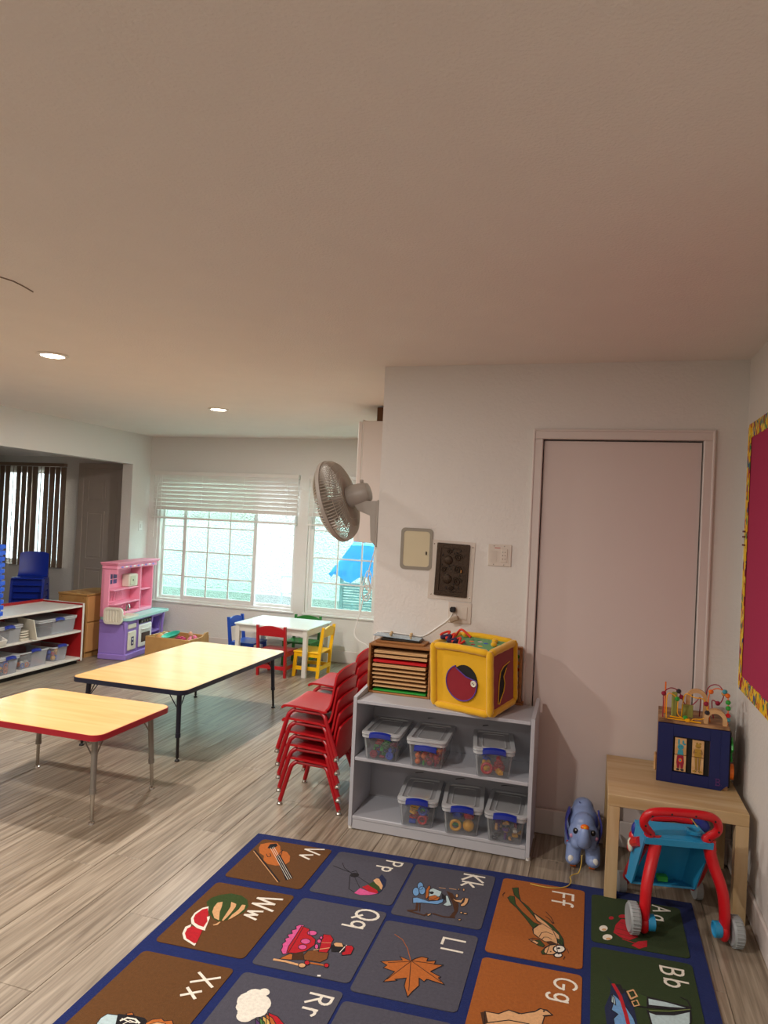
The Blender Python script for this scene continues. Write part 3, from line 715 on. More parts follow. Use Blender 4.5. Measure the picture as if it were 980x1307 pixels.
def storage_bin(label, loc, rz, w_=.158, l_=.285, h=.125, latch_down=False, body=None, lidm=None, group=None, lid=True, hm=None, flare=.014):
    t = thing('storage_bin', label, 'storage bin', loc, rz, group); body = body or M['bin']; lidm = lidm or M['lid']; hm = hm or M['bhand']
    b = B(); a, c = w_/2, l_/2; r = .018
    o0, o1 = rrect(-a, a, -c, c, r), rrect(-a-flare, a+flare, -c-flare, c+flare, r+.004)
    i0, i1 = rrect(-a+.002, a-.002, -c+.002, c-.002, r), rrect(-a-flare+.002, a+flare-.002, -c-flare+.002, c+flare-.002, r+.004)
    n = len(o0); vs = [(x, y, 0) for x, y in o0]+[(x, y, h) for x, y in o1]+[(x, y, h) for x, y in i1]+[(x, y, .002) for x, y in i0]; fs = [tuple(range(n-1, -1, -1)), tuple(range(3*n, 4*n))]
    for q in range(3):
        for i in range(n): j = (i+1) % n; fs.append((q*n+i, q*n+j, (q+1)*n+j, (q+1)*n+i))
    b.add(vs, fs).build('tub', body, t)
    B().ring(rrect(-a-flare-.006, a+flare+.006, -c-flare-.006, c+flare+.006, r+.008), rrect(-a-flare-.0005, a+flare+.0005, -c-flare-.0005, c+flare+.0005, r+.004), h-.012, h).build('rim', M['rim'], t)
    if lid:
        e = flare+.008
        b = B().prism(rrect(-a-e, a+e, -c-e, c+e, r+.008), h+.001, h+.005)
        lo_ = b.build('lid', lidm, t)
        B().ring(rrect(-a-e, a+e, -c-e, c+e, r+.008), rrect(-a-.002, a+.002, -c+.008, c-.008, r), h+.0052, h+.013).ring(rrect(-a+.020, a-.020, -c+.03, c-.03, r), rrect(-a+.024, a-.024, -c+.034, c-.034, r), h+.0052, h+.008).build('lid_edge', M['rim'], lo_)
    for s_ in (-1, 1):
        y = s_*(c+flare+.004); g = []; m_ = hm if s_ < 0 else M['black']
        for i in range(9):
            u = -1+i/4; dz = -.007*u*u+.003; k = (-.030 if latch_down and s_ < 0 else (.020 if s_ > 0 else 0))
            g.append([(u*.059, y+s_*.006, h-.010+dz+k), (u*.055, y+s_*(.016-.004*u*u), h-.004+dz+k), (u*.055, y+s_*(.012-.004*u*u), h+.012+dz+k), (u*.055, y-s_*.004, h+.017+dz+k)])
        B().sheet(g, .004).build('latch_handle', m_, t)
    return t
LAY = ['bottom', 'second', 'third', 'fourth', 'fifth', 'sixth']
OR = ['first', 'second', 'third', 'fourth', 'fifth', 'sixth', 'seventh', 'eighth', 'ninth', 'tenth', 'eleventh', 'twelfth']
def fill(loc, rz, w_, l_, seed, cols, kinds, s_, n, hz, desc, group):
    R_ = random.Random(seed); Mx = T(loc[0], loc[1], loc[2], rz=rz); k = 0; lay = 0
    nx_, ny_ = max(1, int((w_-.012)/(s_*2.1))), max(1, int((l_-.03)/(s_*2.1))); z = .004
    while k < n and z+s_*1.9 < hz:
        for j in range(ny_):
            for i in range(nx_):
                if k >= n: break
                # the front rows and the top are what shows
                x = (i-(nx_-1)/2)*s_*2.1; y = -l_/2+.012+s_*1.1+j*s_*2.1
                if y > l_/2-s_: continue
                kd = R_.choice(kinds); c_ = R_.choice(cols); p = Mx @ Vector((x+R_.uniform(-.06, .06)*s_, y+R_.uniform(-.06, .06)*s_, z))
                f = 1.0 if kd in ('ball', 'gear', 'ring') else .72
                if kd in ('gear', 'ring'): ro_ = (pi/2 if j == 0 else 0, 0, 0)
                else: ro_ = (0, 0, R_.uniform(0, 6.28))
                if ro_[0]: p.z += s_*.92
                ro_ = (ro_[0], ro_[1], ro_[2]+rz)
                toy(kd, s_*f, c_, p, ro_, f'{CN[c_]} {KN[kd]}, {OR[i]} from left, {OR[j]} row back, {LAY[min(lay, 5)]} layer, {desc}', 'toy', group); k += 1
        z += s_*1.95; lay += 1
bins = [
 ('first', (-.995, 3.529, .368), radians(2), 'clear lidded bin of dark green and blue toys, upper shelf left end', 'rgbbkmg', ['brick', 'tile', 'gear'], .0195, 30, False, 'the upper left shelf bin'),
 ('second', (-.760, 3.527, .368), radians(2), 'clear lidded bin of small red and orange pieces, upper shelf beside the left one', 'rroymgmo', ['ball', 'ball', 'banana', 'peg'], .0145, 64, True, 'the upper middle shelf bin'),
 ('third', (-.445, 3.532, .368), radians(9), 'clear lidded bin of big orange and red rings standing alone at upper right', 'oroyrb', ['gear', 'ring', 'brick'], .0285, 16, False, 'the upper right shelf bin'),
 ('fourth', (-.802, 3.528, .070), radians(6), 'clear lidded bin of blue, red and yellow rings, lower shelf left', 'bbryrg', ['ring', 'brick', 'ring'], .0235, 26, False, 'the lower left shelf bin'),
 ('fifth', (-.580, 3.528, .070), radians(7), 'clear lidded bin of large blue and green balls, lower shelf middle', 'bbgroy', ['ball', 'ball', 'ring'], .0285, 16, False, 'the lower middle shelf bin'),
 ('sixth', (-.357, 3.526, .070), radians(1), 'clear lidded bin of dull small animals and pegs, lower shelf right end', 'wyykmpn', ['peg', 'brick', 'banana'], .0205, 24, False, 'the lower right shelf bin')]
for n_, loc, rz, lab, cols, kinds, s_, cnt, ld_, desc in bins:
    storage_bin(lab, loc, rz, latch_down=ld_, group='clear bins on the grey shelf')
    fill(loc, rz, .158, .285, len(lab)*7, cols, kinds, s_, cnt, .112, desc, 'toys in '+desc)
# bins on the long white shelf (openings face +x)
DS = ['the small open clear tub', 'the frosted bin of orange toys', 'the bin of tiny mixed toys', 'the pink toy bin']
far = [((-5.10, 5.53, .336), 'wide frosted bin with grey lid, upper shelf right end of the long white shelf', .50, .40, .14, '', 0, True),
       ((-5.10, 4.93, .336), 'wide frosted bin with blue latch, upper shelf next to the propped tray', .34, .40, .14, '', 0, True),
       ((-5.08, 5.60, .068), 'open clear tub of blue, red and yellow pieces, lower right of the long white shelf', .22, .32, .14, 'bbryk', 26, False),
       ((-5.10, 5.27, .068), 'frosted bin of orange and purple toys without lid, lower tier middle', .36, .36, .15, 'oopbw', 20, False),
       ((-5.06, 4.94, .068), 'clear bin of tiny mixed toys with blue latch, lower tier', .24, .36, .14, 'kyroob', 30, True),
       ((-5.08, 4.66, .068), 'clear bin of pink and white toys, lower tier at frame edge', .24, .36, .15, 'qqwow', 18, False)]
for loc, lab, w_, l_, h, cols, cnt, ld_ in far:
    storage_bin(lab, loc, pi/2, w_-.05, l_, h, body=M['bin2'], group='bins on the long white shelf', lid=ld_)
    if cnt: fill(loc, pi/2, w_-.05, l_, len(lab), cols, ['ball', 'brick', 'ring'], .024, cnt, h, DS.pop(0), 'toys inside the '+lab.split(',')[0])
tag(B().box(-.004, .004, -.13, .13, 0, .19, .002).build('propped_tray', M['cream'], None, 0, (-4.93, 5.21, .338), (radians(0), radians(-12), radians(75))), 'cream board standing on edge between the bins on the white shelf', 'board')
tag(B().box(-.10, .10, -.16, .16, 0, .012, .004).ring(rrect(-.10, .10, -.16, .16, .01), rrect(-.088, .088, -.148, .148, .01), .012, .05).build('white_tray', M['wht'], None, 0, (-4.95, 4.72, .37), (0, radians(22), 0)), 'white tray tilted at the left edge of the white shelf', 'tray')
t = thing('white_basket', 'small white slatted basket beside the cream board on the white shelf', 'basket', (-4.93, 5.115, .336))
for k in range(4): B().ring(rrect(-.05, .05, -.045, .045, .01), rrect(-.046, .046, -.041, .041, .008), .012+.022*k, .022+.022*k).build('slat_band', M['cream'], t)
B().box(-.05, .05, -.045, .045, 0, .008, .002).build('base', M['cream'], t, smooth=0)
# stack of blue trays on the white shelf
tp = None
for k in range(12):
    lab = 'blue plastic tray in the tall stack at left frame edge, '+['lowest', 'second lowest', 'third from the bottom', 'fourth from the bottom', 'fifth from the bottom', 'sixth from the bottom', 'sixth from the top', 'fifth from the top', 'fourth from the top', 'third from the top', 'second from the top', 'topmost'][k]
    if tp is None:
        b = B(); P = rrect(-.20, .20, -.26, .26, .03); Q = rrect(-.194, .194, -.254, .254, .026)
        b.prism(P, 0, .004).ring(P, Q, .004, .044).ring(rrect(-.215, .215, -.275, .275, .035), Q, .014, .047)
        tp = b.build('blue_tray', mat('bright_blue_plastic', '1c56d8', .35)); o = tp
    else: o = bpy.data.objects.new('blue_tray', tp.data); C.objects.link(o)
    o.location = (-5.06+random.uniform(-.004, .004), 4.56+random.uniform(-.006, .006), .5865+.0525*k); tag(o, lab, 'tray', 'stacked blue trays on the white shelf')
# --- toy box and its toys ---------------------------------------------------------------
t = thing('toy_box', 'low open tan wooden toy box in front of the play kitchen', 'toy box', (-4.185, 6.47, 0))
B().box(-.26, .26, -.195, -.18, 0, .25, .003).box(-.26, .26, .18, .195, 0, .25, .003).box(-.26, -.245, -.18, .18, 0, .25, .002).box(-.26, .26, -.18, .18, 0, .012).build('box_body', M['pine'], t, smooth=0)
B().prism([(-.18, 0), (.18, 0), (.18, .285), (.12, .285), (.06, .25), (-.18, .25)], .245, .26, Matrix(((0, 0, 1, 0), (1, 0, 0, 0), (0, 1, 0, 0), (0, 0, 0, 1)))).build('end_panel', M['pine'], t, smooth=0)
tag(B().lathe([(.02, 0), (.07, .012), (.10, .04), (.095, .04), (.066, .017), (.001, .008)], 24).build('toy_bowl', M['teal'], None, 30, (-4.21, 6.40, .235), (.25, -.2, 0)), 'teal plastic bowl lying in the tan toy box', 'bowl')
d = thing('doll', 'small doll standing up out of the toy box', 'doll', (-4.02, 6.45, .16))
B().ell((0, 0, .05), (.025, .02, .05)).cyl((0, 0, .09), (0, 0, .105), .01).build('body', M['pink'], d)
B().ell((0, 0, .125), (.022, .022, .025)).build('head', M['skin'], d)
B().tube([(-.02, 0, .08), (-.035, -.01, .05), (-.03, -.02, .03)], .007).build('arm', M['skin'], d); B().tube([(.02, 0, .08), (.035, -.01, .10), (.03, -.02, .125)], .007).build('arm', M['skin'], d)
for k, (x, y, c_, kd, s_) in enumerate(((-4.36, 6.42, 'n', 'ball', .05), (-4.05, 6.56, 'q', 'ball', .045), (-4.38, 6.57, 'w', 'ball', .045), (-4.22, 6.58, 'q', 'brick', .05))):
    toy(kd, s_, c_, (x, y, .165), (0, 0, k), ['tan', 'pink', 'white', 'pink blocky'][k]+' soft toy piece inside the tan toy box', 'toy', None)
for k, (x, y) in enumerate(((-4.36, 6.42), (-4.05, 6.56), (-4.22, 6.42), (-4.38, 6.57), (-4.22, 6.58), (-4.02, 6.42))): toy('brick', .07, 'cngtro'[k], (x, y, .012), (0, 0, 0), CN['cngtro'[k]]+' block low inside the tan toy box', 'toy', 'blocks at the bottom of the toy box')
# ================================================================ TOYS AND SMALL THINGS
# --- play kitchen (front faces local -y) ---
t = thing('play_kitchen', 'pink and purple plastic play kitchen with mint counter in the far left corner', 'play kitchen', (-4.795, 6.545, 0), radians(98.5)); t.scale = (1, .82, 1)
w_, d_ = .43, .185
b = B().box(-w_-.012, w_, -d_-.012, d_, 0, .06, .008).box(-w_, -w_+.03, -d_+.02, d_, .06, .41, .004).box(w_-.03, w_, -d_+.06, d_, .06, .41, .004).box(-w_+.03, w_-.03, d_-.03, d_, .06, .41)
b.box(-w_, -w_+.25, -d_+.012, -d_+.03, .06, .41, .004).box(-w_+.25, -w_+.56, -d_+.012, -d_+.03, .06, .41, .004).box(-w_+.56, w_-.03, -d_+.05, d_-.03, .19, .21).box(-w_+.56, -w_+.58, -d_+.02, d_-.03, .06, .41)
b.box(-w_-.01, w_+.03, -d_+.01, d_, .37, .41, .01)
for x in (-w_+.015, -w_+.235, -w_+.56, w_-.02): b.lathe([(.022, .04), (.018, .08), (.018, .30), (.026, .34), (.030, .40), (.001, .41)], 12, T(x, -d_+.022, 0))
b.build('base_body', M['purple'], t)
dr = B().box(-w_+.04, -w_+.21, -d_-.006, -d_+.012, .09, .29, .012).build('cupboard_door', M['cream'], t)
B().box(-w_+.10, -w_+.15, -d_-.010, -d_-.005, .14, .23, .004).build('window_pane', mat('kitchen_window', '29305e', .3), dr)
for k in range(2): B().ell((-w_+.125, -d_-.011, .165+.04*k), (.012, .003, .012), 8).build('flower_mark', M['white'], dr)
B().box(-w_+.04, -w_+.21, -d_-.004, -d_+.012, .315, .365, .008).build('drawer_front', M['cream'], t)
ov = B().box(-w_+.265, -w_+.545, -d_-.008, -d_+.012, .09, .33, .012).build('oven_door', M['white'], t)
B().box(-w_+.31, -w_+.50, -d_-.012, -d_-.006, .14, .24, .008).build('oven_window', mat('oven_window_dark', '3a2a24', .25), ov)
B().tube([(-w_+.30, -d_-.01, .285), (-w_+.33, -d_-.028, .28), (-w_+.48, -d_-.028, .28), (-w_+.51, -d_-.01, .285)], .008).build('handle', M['white'], ov)
cpn = B().box(-w_+.27, -w_+.54, -d_-.006, -d_+.014, .34, .385, .006).build('control_panel', M['black'], t)
for k in range(4): B().cyl((-w_+.31+.06*k, -d_-.006, .363), (-w_+.31+.06*k, -d_-.016, .363), .012, n=12).build('knob', M['greym'], cpn)
ct = rrect(-w_-.02, w_+.05, -d_-.045, d_, .05, 5)
B().prism(ct, .41, .428).ring(ct, rrect(-w_-.008, w_+.038, -d_-.033, d_-.01, .04, 5), .428, .436).build('counter', M['mint'], t)
sk = B().ring(rrect(-w_+.0, -w_+.27, -d_+.0, d_-.07, .04, 5), rrect(-w_+.02, -w_+.25, -d_+.02, d_-.09, .03, 5), .430, .45).prism(rrect(-w_+.02, -w_+.25, -d_+.02, d_-.09, .03, 5), .430, .434).build('sink', M['cream'], t)
B().cyl((-w_+.30, .03, .43), (-w_+.30, .03, .48), .016, .010).tube(catmull([(-w_+.30, .03, .47), (-w_+.30, .02, .53), (-w_+.27, -.02, .54), (-w_+.25, -.05, .51)], 5), .010, 10).ell((-w_+.24, .04, .455), (.02, .02, .022), 10).ell((-w_+.36, .04, .455), (.02, .02, .022), 10).build('faucet', M['chrome'], t)
# cream slatted flap on the near end
g = B(); O = rrect(-.125, .125, -.085, .085, .045, 5)
MF = T(-w_-.045, -.03, .46) @ Matrix(((0, 0, 1, 0), (1, 0, 0, 0), (0, 1, 0, 0), (0, 0, 0, 1)))
g.ring(O, rrect(-.10, .10, -.062, .062, .03, 5), -.012, .014, MF).prism(rrect(-.10, .10, -.062, .062, .03, 5), -.002, .006, MF)
for k in range(5): g.box(-.085+.038*k, -.068+.038*k, -.06, .06, -.010, .006, .003, MF)
g.box(.0, .05, -.09, .05, -.055, -.035, .004, T(-w_-.045, 0, .46))
g.build('end_flap', M['cream'], t)
# pink upper unit
b = B().box(-w_+.0, w_-.02, .145, d_, .43, .98, .004).box(-w_, -w_+.02, .075, d_, .43, .98, .006).box(-w_, -w_+.02, -.03, .08, .43, .50, .006).box(-w_, -w_+.02, -.03, .08, .88, .98, .006).box(w_-.04, w_-.02, .0, d_, .43, .98, .006)
b.box(-w_+.54, -w_+.56, .0, .15, .46, .93, .004).box(-w_, w_-.02, .0, .15, .43, .465, .006).box(-w_+.02, -w_+.54, .02, .15, .70, .715, .004).box(-w_+.56, w_-.04, .02, .15, .66, .675, .004)
b.box(-w_+.02, -w_+.54, .0, .15, .555, .57, .004)
b.build('upper_body', M['pink'], t)
b = B().box(-w_-.02, w_+.03, -.045, d_+.005, .975, .99, .004).box(-w_-.01, w_+.01, -.03, d_, .93, .975, .01).box(-w_-.03, w_+.045, -.055, d_+.008, .99, 1.003, .004)
co = b.build('cornice', M['pink'], t)
for k in range(9): B().ell((-w_+.09+.085*k, -.032, .952), (.028, .005, .010), 10).build('cornice_medallion', M['white'] if k % 2 else M['purple'], co)
for k in range(5): B().tube([(-w_+.05+.03*k, .135, .585), (-w_+.045+.03*k, .12, .69)], .006, 6).build('rib', M['pink'], t)
for k in range(5): B().tube([(-w_+.19+.03*k, .10, .585), (-w_+.18+.03*k, .12, .69)], .006, 6).build('utensil_rib', M['pink'], t)
wd = B().box(-w_+.06, -w_+.24, .138, .146, .765, .865, .006).build('toy_window', mat('stained_window', '4a3f7c', .4), t)
B().box(-w_+.057, -w_+.243, .132, .139, .811, .819).box(-w_+.146, -w_+.154, .132, .139, .762, .868).build('window_cross', M['pink'], wd, smooth=0)
mw = B().box(-w_+.345, -w_+.535, .03, .145, .716, .855, .012).build('microwave', M['cream'], t)
B().box(-w_+.36, -w_+.47, .024, .032, .735, .838, .006).build('microwave_door', mat('microwave_face', 'c9c4a8', .3), mw)
B().ell((-w_+.415, .023, .79), (.008, .003, .012), 8).build('knob', M['dark'], mw)

# --- puzzle rack on the grey shelf -------------------------------------------------
t = thing('puzzle_rack', 'brown wooden rack full of wooden puzzle boards on the grey bookcase', 'rack', (-.962, 3.650, .6575))
a, dd, h = .172, .085, .262
b = B().box(-a, -a+.012, -dd, dd, 0, h, .002).box(a-.012, a, -dd, dd, 0, h, .002).box(-a+.012, a-.012, -dd, dd, h-.012, h, .002).box(-a+.012, a-.012, -dd, dd, 0, .010, .002)
for k in range(11):
    for s_ in (-1, 1): b.box(s_*(a-.012), s_*(a-.017), -dd+.02, dd-.005, .018+.0212*k, .0205+.0212*k)
b.build('rack_frame', M['oak'], t, smooth=0)
B().box(-a+.012, a-.012, dd-.008, dd-.002, .01, h-.012).build('back_panel', M['dark'], t, smooth=0)
M['ply'] = wood('puzzle_edge', 'e0b988', 'c99c68', .5, (3, 40, 40))
cols = [('g', 'green painted'), ('ply', 'plain'), ('ply', 'plain'), ('ply', 'plain'), ('ply', 'plain'), ('ply', 'plain'), ('ply', 'double thick plain'), ('m', 'dark red'), ('ply', 'plain'), ('ply', 'plain')]
posn = ['lowest', 'second lowest', 'third lowest', 'fourth lowest', 'fifth lowest', 'sixth lowest', 'fourth from the top', 'third from the top', 'second from the top', 'topmost']
zz = [.0125, .0335, .055, .0765, .098, .1195, .1415, .164, .190, .2135]
for k in range(10):
    z = .6575+zz[k]; th = .008 if k < 6 else (.013 if k == 7 else .014)
    o = B().box(-.145, .145, -.072, .072, 0, th*.46, .001).box(-.145, .145, -.072, .072, th*.54, th, .001).box(-.143, .143, -.070, .072, th*.45, th*.55) if k > 5 else B().box(-.145, .145, -.072, .072, 0, th, .0012)
    m_ = M['ply'] if cols[k][0] == 'ply' else (TM['g'] if cols[k][0] == 'g' else TM['r'])
    o = o.build('puzzle_board', m_, None, 0, (-.962+random.uniform(-.006, .006), 3.648+random.uniform(-.006, 0), z), (0, 0, random.uniform(-.01, .01)))
    tag(o, f'{cols[k][1]} wooden puzzle board, {posn[k]} in the rack', 'puzzle', 'puzzle boards in the rack')
# wooden tray with a small xylophone-like toy on top of the rack
zr = .6575+h
tag(B().box(-.135, .135, -.055, .062, 0, .011, .002).build('wooden_board', M['oak'], None, 0, (-.975, 3.662, zr+.0005)), 'thin brown board lying on top of the puzzle rack', 'board')
t = thing('picture_puzzle', 'thin picture puzzle with wooden knobs lying on top of the rack', 'puzzle', (-.985, 3.665, zr+.0125), radians(2))
B().box(-.10, .115, -.045, .05, 0, .013, .003).build('base', mat('puzzle_dark', '2d2620', .4), t, smooth=0)
B().box(-.145, .11, -.05, .05, .016, .020, .001, T(0, 0, 0, 0, radians(2.5))).build('picture_sheet', mat('puzzle_picture', '8fa6b4', .12, var=(25, .35)), t, smooth=0)
for x, y in ((-.05, -.03), (.06, -.03), (-.06, .03), (.05, .03)): B().lathe([(.004, .018), (.004, .026), (.009, .031), (.009, .036), (.005, .040)], 12, T(x, y, 0)).build('knob', M['birch'], t)
# wooden bead frame leaning behind the cube
t = thing('bead_frame', 'upright brown wooden frame with beads between the soft cube and the wall', 'toy', (-.372, 3.697, .6575))
B().box(.022, .036, -.02, .02, 0, .295, .002).box(-.09, -.076, -.02, .02, 0, .295, .002).box(-.076, .022, -.02, .02, .28, .295, .002).box(-.09, .05, -.03, .024, -.0, .012, .002).build('frame', M['oak'], t, smooth=0)
for k in range(7):
    B().cyl((-.078, 0, .04+.034*k), (.024, 0, .04+.034*k), .0018, n=6).build('rod', M['chrome'], t)
    for j in range(4): B().ell((.012-.022*j, 0, .04+.034*k), (.009, .011, .011), 8).build('bead', TM['rygb'[(k+j) % 4]], t)
# --- soft cube ------------------------------------------------------------------
M['ycloth'] = mat('yellow_fabric', 'e3ae00', .85, sheen=.4, bump=(60, .3, .004), var=(14, .05))
M['gcloth'] = mat('green_fabric', '2f8a3a', .9, sheen=.3); M['rcloth'] = mat('maroon_fabric', '8c0a20', .9, sheen=.3, var=(12, .08)); M['pcloth'] = mat('purple_piping', '5a3c90', .8)
t = thing('soft_cube', 'yellow soft activity cube with red flap overhanging the grey bookcase front', 'activity cube', (-.550, 3.528, .668), radians(-19.3)); t.rotation_euler = (radians(5.5), 0, radians(-19.3))
a, c, h = .157, .130, .318; r = .018
B().box(-a, a, -c, c, r*.8, h-r*.6, .008).build('foam_body', M['ycloth'], t)
def bol(p0, p1, sag=0):
    P = catmull([p0, tuple((p0[i]+p1[i])/2+(sag if i == 2 else 0) for i in range(3)), p1], 6); k = len(P)
    B().tube(P, [r*.55]+[r*(1+.05*sin(i*2.1)) for i in range(k-2)]+[r*.55], 12).build('bolster', M['ycloth'], t)
z0, z1 = r, h-r*.2
for sx in (-1, 1):
    for sy in (-1, 1): bol((sx*a, sy*c, z0-.006), (sx*a, sy*c, z1+.012), 0)
for z, sg in ((z0, -.004), (z1, .006)):
    for s_ in (-1, 1):
        bol((-a+.008, s_*c, z), (a-.008, s_*c, z), sg if z > .1 else 0); bol((s_*a, -c+.008, z), (s_*a, c-.008, z), 0)
FR = T(0, -c, 0, pi/2)
circ = [(.02+.072*cos(q), .155+.085*sin(q)) for q in [2*pi*i/28 for i in range(28)]]
B().prism(circ, .0005, .003, FR).build('dark_hole', M['dark'], t)
fl = [(-.025, .222)]+[(.005+.085*cos(q), .150+.088*sin(q)) for q in [radians(112+i*12) for i in range(20)]]+[(.092, .158), (.088, .172), (.07, .176), (.03, .186)]
B().prism(fl, .0035, .009, FR).build('flap', M['rcloth'], t)
B().tube([(x, -c-.009, y) for x, y in fl], .0032, 6, True).build('flap_piping', M['pcloth'], t)
bt = B().lathe([(.001, 0), (.014, 0), (.016, .003), (.014, .006), (.010, .0045), (.001, .0045)], 18, T(.074, -c-.009, .158, pi/2)).build('button', M['cream'], t)
B().lathe([(.001, .0046), (.0028, .0048), (.0028, .0052), (.001, .0054)], 6, T(.071, -c-.009, .160, pi/2)).lathe([(.001, .0046), (.0028, .0048), (.0028, .0052), (.001, .0054)], 6, T(.077, -c-.009, .156, pi/2)).build('button_holes', M['dark'], bt)
B().box(a, a+.004, -c+.012, c-.012, z0+.012, z1-.012, .002).build('side_panel', M['rcloth'], t)
RS = T(a+.004, 0, 0) @ Matrix(((0, 0, 1, 0), (1, 0, 0, 0), (0, 1, 0, 0), (0, 0, 0, 1)))
slot = [(-.06, .055), (-.045, .05), (-.03, .07), (.0, .10), (.012, .14), (.0, .175), (.03, .21), (.065, .235), (.0, .225), (-.035, .205), (-.05, .15), (-.055, .10)]
B().prism(slot, .0005, .002, RS).build('dark_slot', M['dark'], t)
B().tube([(a+.007, y, z) for y, z in slot[:7]], .0028, 6).tube([(a+.007, y, z) for y, z in slot[7:]+slot[:1]], .0028, 6).build('slot_piping', M['ycloth'], t)
B().box(-a+.012, a-.012, -c+.012, c-.012, h-r*.6, h-.003, .002).build('top_panel', M['gcloth'], t)
for (x, y, q) in ((-.03, .03, 'o'), (-.045, -.02, 'p'), (.01, .045, 'w'), (.005, -.02, 'm'), (.05, .03, 'b'), (.05, -.03, 'y')): B().ell((x, y, h-.003), (.014, .009, .003), 12).build('felt_spot', TM[q], t)
for x, y in ((.085, .06), (.11, .0), (-.1, .09)): B().ell((x, y, h+.008), (.016, .016, .014), 12).build('pompom', M['ycloth'], t)
P = [(-.15, .0, h+.01), (-.165, -.05, h+.03), (-.13, -.02, h+.045), (-.12, -.07, h+.02), (-.095, -.03, h+.04), (-.08, -.08, h+.012), (-.05, -.05, h+.03), (-.035, -.09, h+.008), (-.02, -.06, h+.02)]
B().tube(catmull(P, 6), .006, 8).build('ribbon', mat('red_ribbon', 'd63a26', .8), t)
P = [(-.14, -.02, h+.012), (-.15, -.06, h+.02), (-.11, -.05, h+.03), (-.10, -.08, h+.012), (-.07, -.06, h+.02), (-.06, -.09, h+.01)]
B().tube(catmull(P, 6), .011, 8).build('dark_ribbon', mat('purple_ribbon', '2a1740', .8), t)
B().tube(catmull([(-.13, .04, h+.01), (-.09, .03, h+.05), (-.03, .02, h+.02)], 6), .006, 8).build('ribbon', bpy.data.materials['red_ribbon'], t)

# --- wall fan ----------------------------------------------------------------------
t = thing('wall_fan', 'grey wall-mounted oscillating fan with round wire cage tilted down', 'fan', (XN, 3.80, 1.66))
MB = B().box(-.022, 0, -.055, .055, -.235, .03, .008)
MB.prism([(-.02, -.01), (-.02, .025), (-.15, .022), (-.165, .005), (-.13, -.035), (-.06, -.06), (-.05, -.20), (-.02, -.235)], -.035, .035, T(0, 0, 0, pi/2))
MB.build('bracket', M['fan'], t)
MB = T(-.20, 0, .03) @ Euler((0, radians(-17), 0)).to_matrix().to_4x4()
# head axis: local -x (tilted down)
hd = T(-.135, 0, .060) @ Euler((0, radians(-17), 0)).to_matrix().to_4x4() @ Matrix(((0, 0, -1, 0), (0, 1, 0, 0), (1, 0, 0, 0), (0, 0, 0, 1)))   # z -> -x
B().lathe([(.02, -.06), (.052, -.055), (.062, -.03), (.066, .03), (.06, .075), (.03, .085)], 24, hd).box(-.008, .008, -.012, .012, 0, .02, .003, T(-.13, 0, .125)).build('motor_housing', M['fan'], t)
B().cyl((-.13, 0, .0), (-.135, 0, .05), .022, n=12).build('pivot', M['black'], t)
b = B(); R_ = .235
for k in range(80):
    q = 2*pi*k/80; prf = [(.06, .075), (.11, .070), (.17, .078), (.212, .098), (.232, .125), (R_, .155)]
    b.tube([(rr_*cos(q), rr_*sin(q), z) for rr_, z in prf], .0028, 4, M=hd)
for rr_, z in ((.09, .072), (.13, .072), (.17, .078), (.212, .098)): b.tube([(rr_*cos(q), rr_*sin(q), z) for q in [2*pi*i/40 for i in range(40)]], .0022, 4, True, hd)
b.lathe([(.001, .083), (.065, .083), (.065, .088), (.001, .088)], 24, hd)
b.build('rear_cage', M['wire'], t)
B().lathe([(R_-.003, .148), (R_+.006, .150), (R_+.006, .170), (R_-.003, .172)], 48, hd, True).build('cage_rim', M['fan'], t)
b = B()
for k in range(80):
    q = 2*pi*k/80; prf = [(R_, .166), (.215, .190), (.19, .208), (.13, .222), (.06, .226)]
    b.tube([(rr_*cos(q), rr_*sin(q), z) for rr_, z in prf], .0028, 4, M=hd)
b.lathe([(.001, .222), (.065, .222), (.06, .232), (.001, .234)], 24, hd)
b.build('front_cage', M['wire'], t)
B().cyl((0, 0, .09), (0, 0, .19), .03, .026, 20, hd).build('hub', M['fan'], t)
for k in range(3):
    g = []
    for i in range(7):
        rr_ = .03+.16*i/6; g.append([(rr_*cos(q_), rr_*sin(q_), .125+.045*(j/6)) for j in range(7) for q_ in [2*pi*k/3+(-.35+.9*j/6)*(1-.25*i/6)]])
    B().sheet(g, .002, hd).build('blade', mat('fan_blade', 'a49e95', .35) if k == 0 else bpy.data.materials['fan_blade'], t)
# fan cord: hangs from the bracket in a bundled loop, drops behind the chairs and runs to the outlet
P = [(-1.185, 3.78, 1.43), (-1.20, 3.76, 1.36), (-1.215, 3.75, 1.27), (-1.20, 3.75, 1.18), (-1.235, 3.75, 1.14), (-1.25, 3.75, 1.07), (-1.27, 3.74, .98), (-1.275, 3.73, .93), (-1.25, 3.72, .90), (-1.20, 3.715, .88), (-1.155, 3.712, .86), (-1.14, 3.729, .95), (-.96, 3.729, .955), (-.88, 3.729, .955), (-.80, 3.729, 1.01), (-.745, 3.728, 1.055), (-.722, 3.722, 1.09), (-.717, 3.705, 1.112)]
t = thing('fan_cord', 'thin white fan power cord bundled in loops and running to the outlet', 'cord')
B().tube(catmull(P, 6), .0034, 8).build('cord', M['white'], t)
for k, (ax, az, c0, dx) in enumerate(((.020, .055, 1.235, 0), (.022, .060, 1.19, -.012), (.016, .05, 1.22, .012), (.024, .045, 1.165, -.004))):
    B().tube([(-1.215+dx+ax*sin(q), 3.75-.004*k, c0+az*cos(q)) for q in [2*pi*i/24 for i in range(24)]], .003, 6, True).build('cord_loop', M['white'], t)

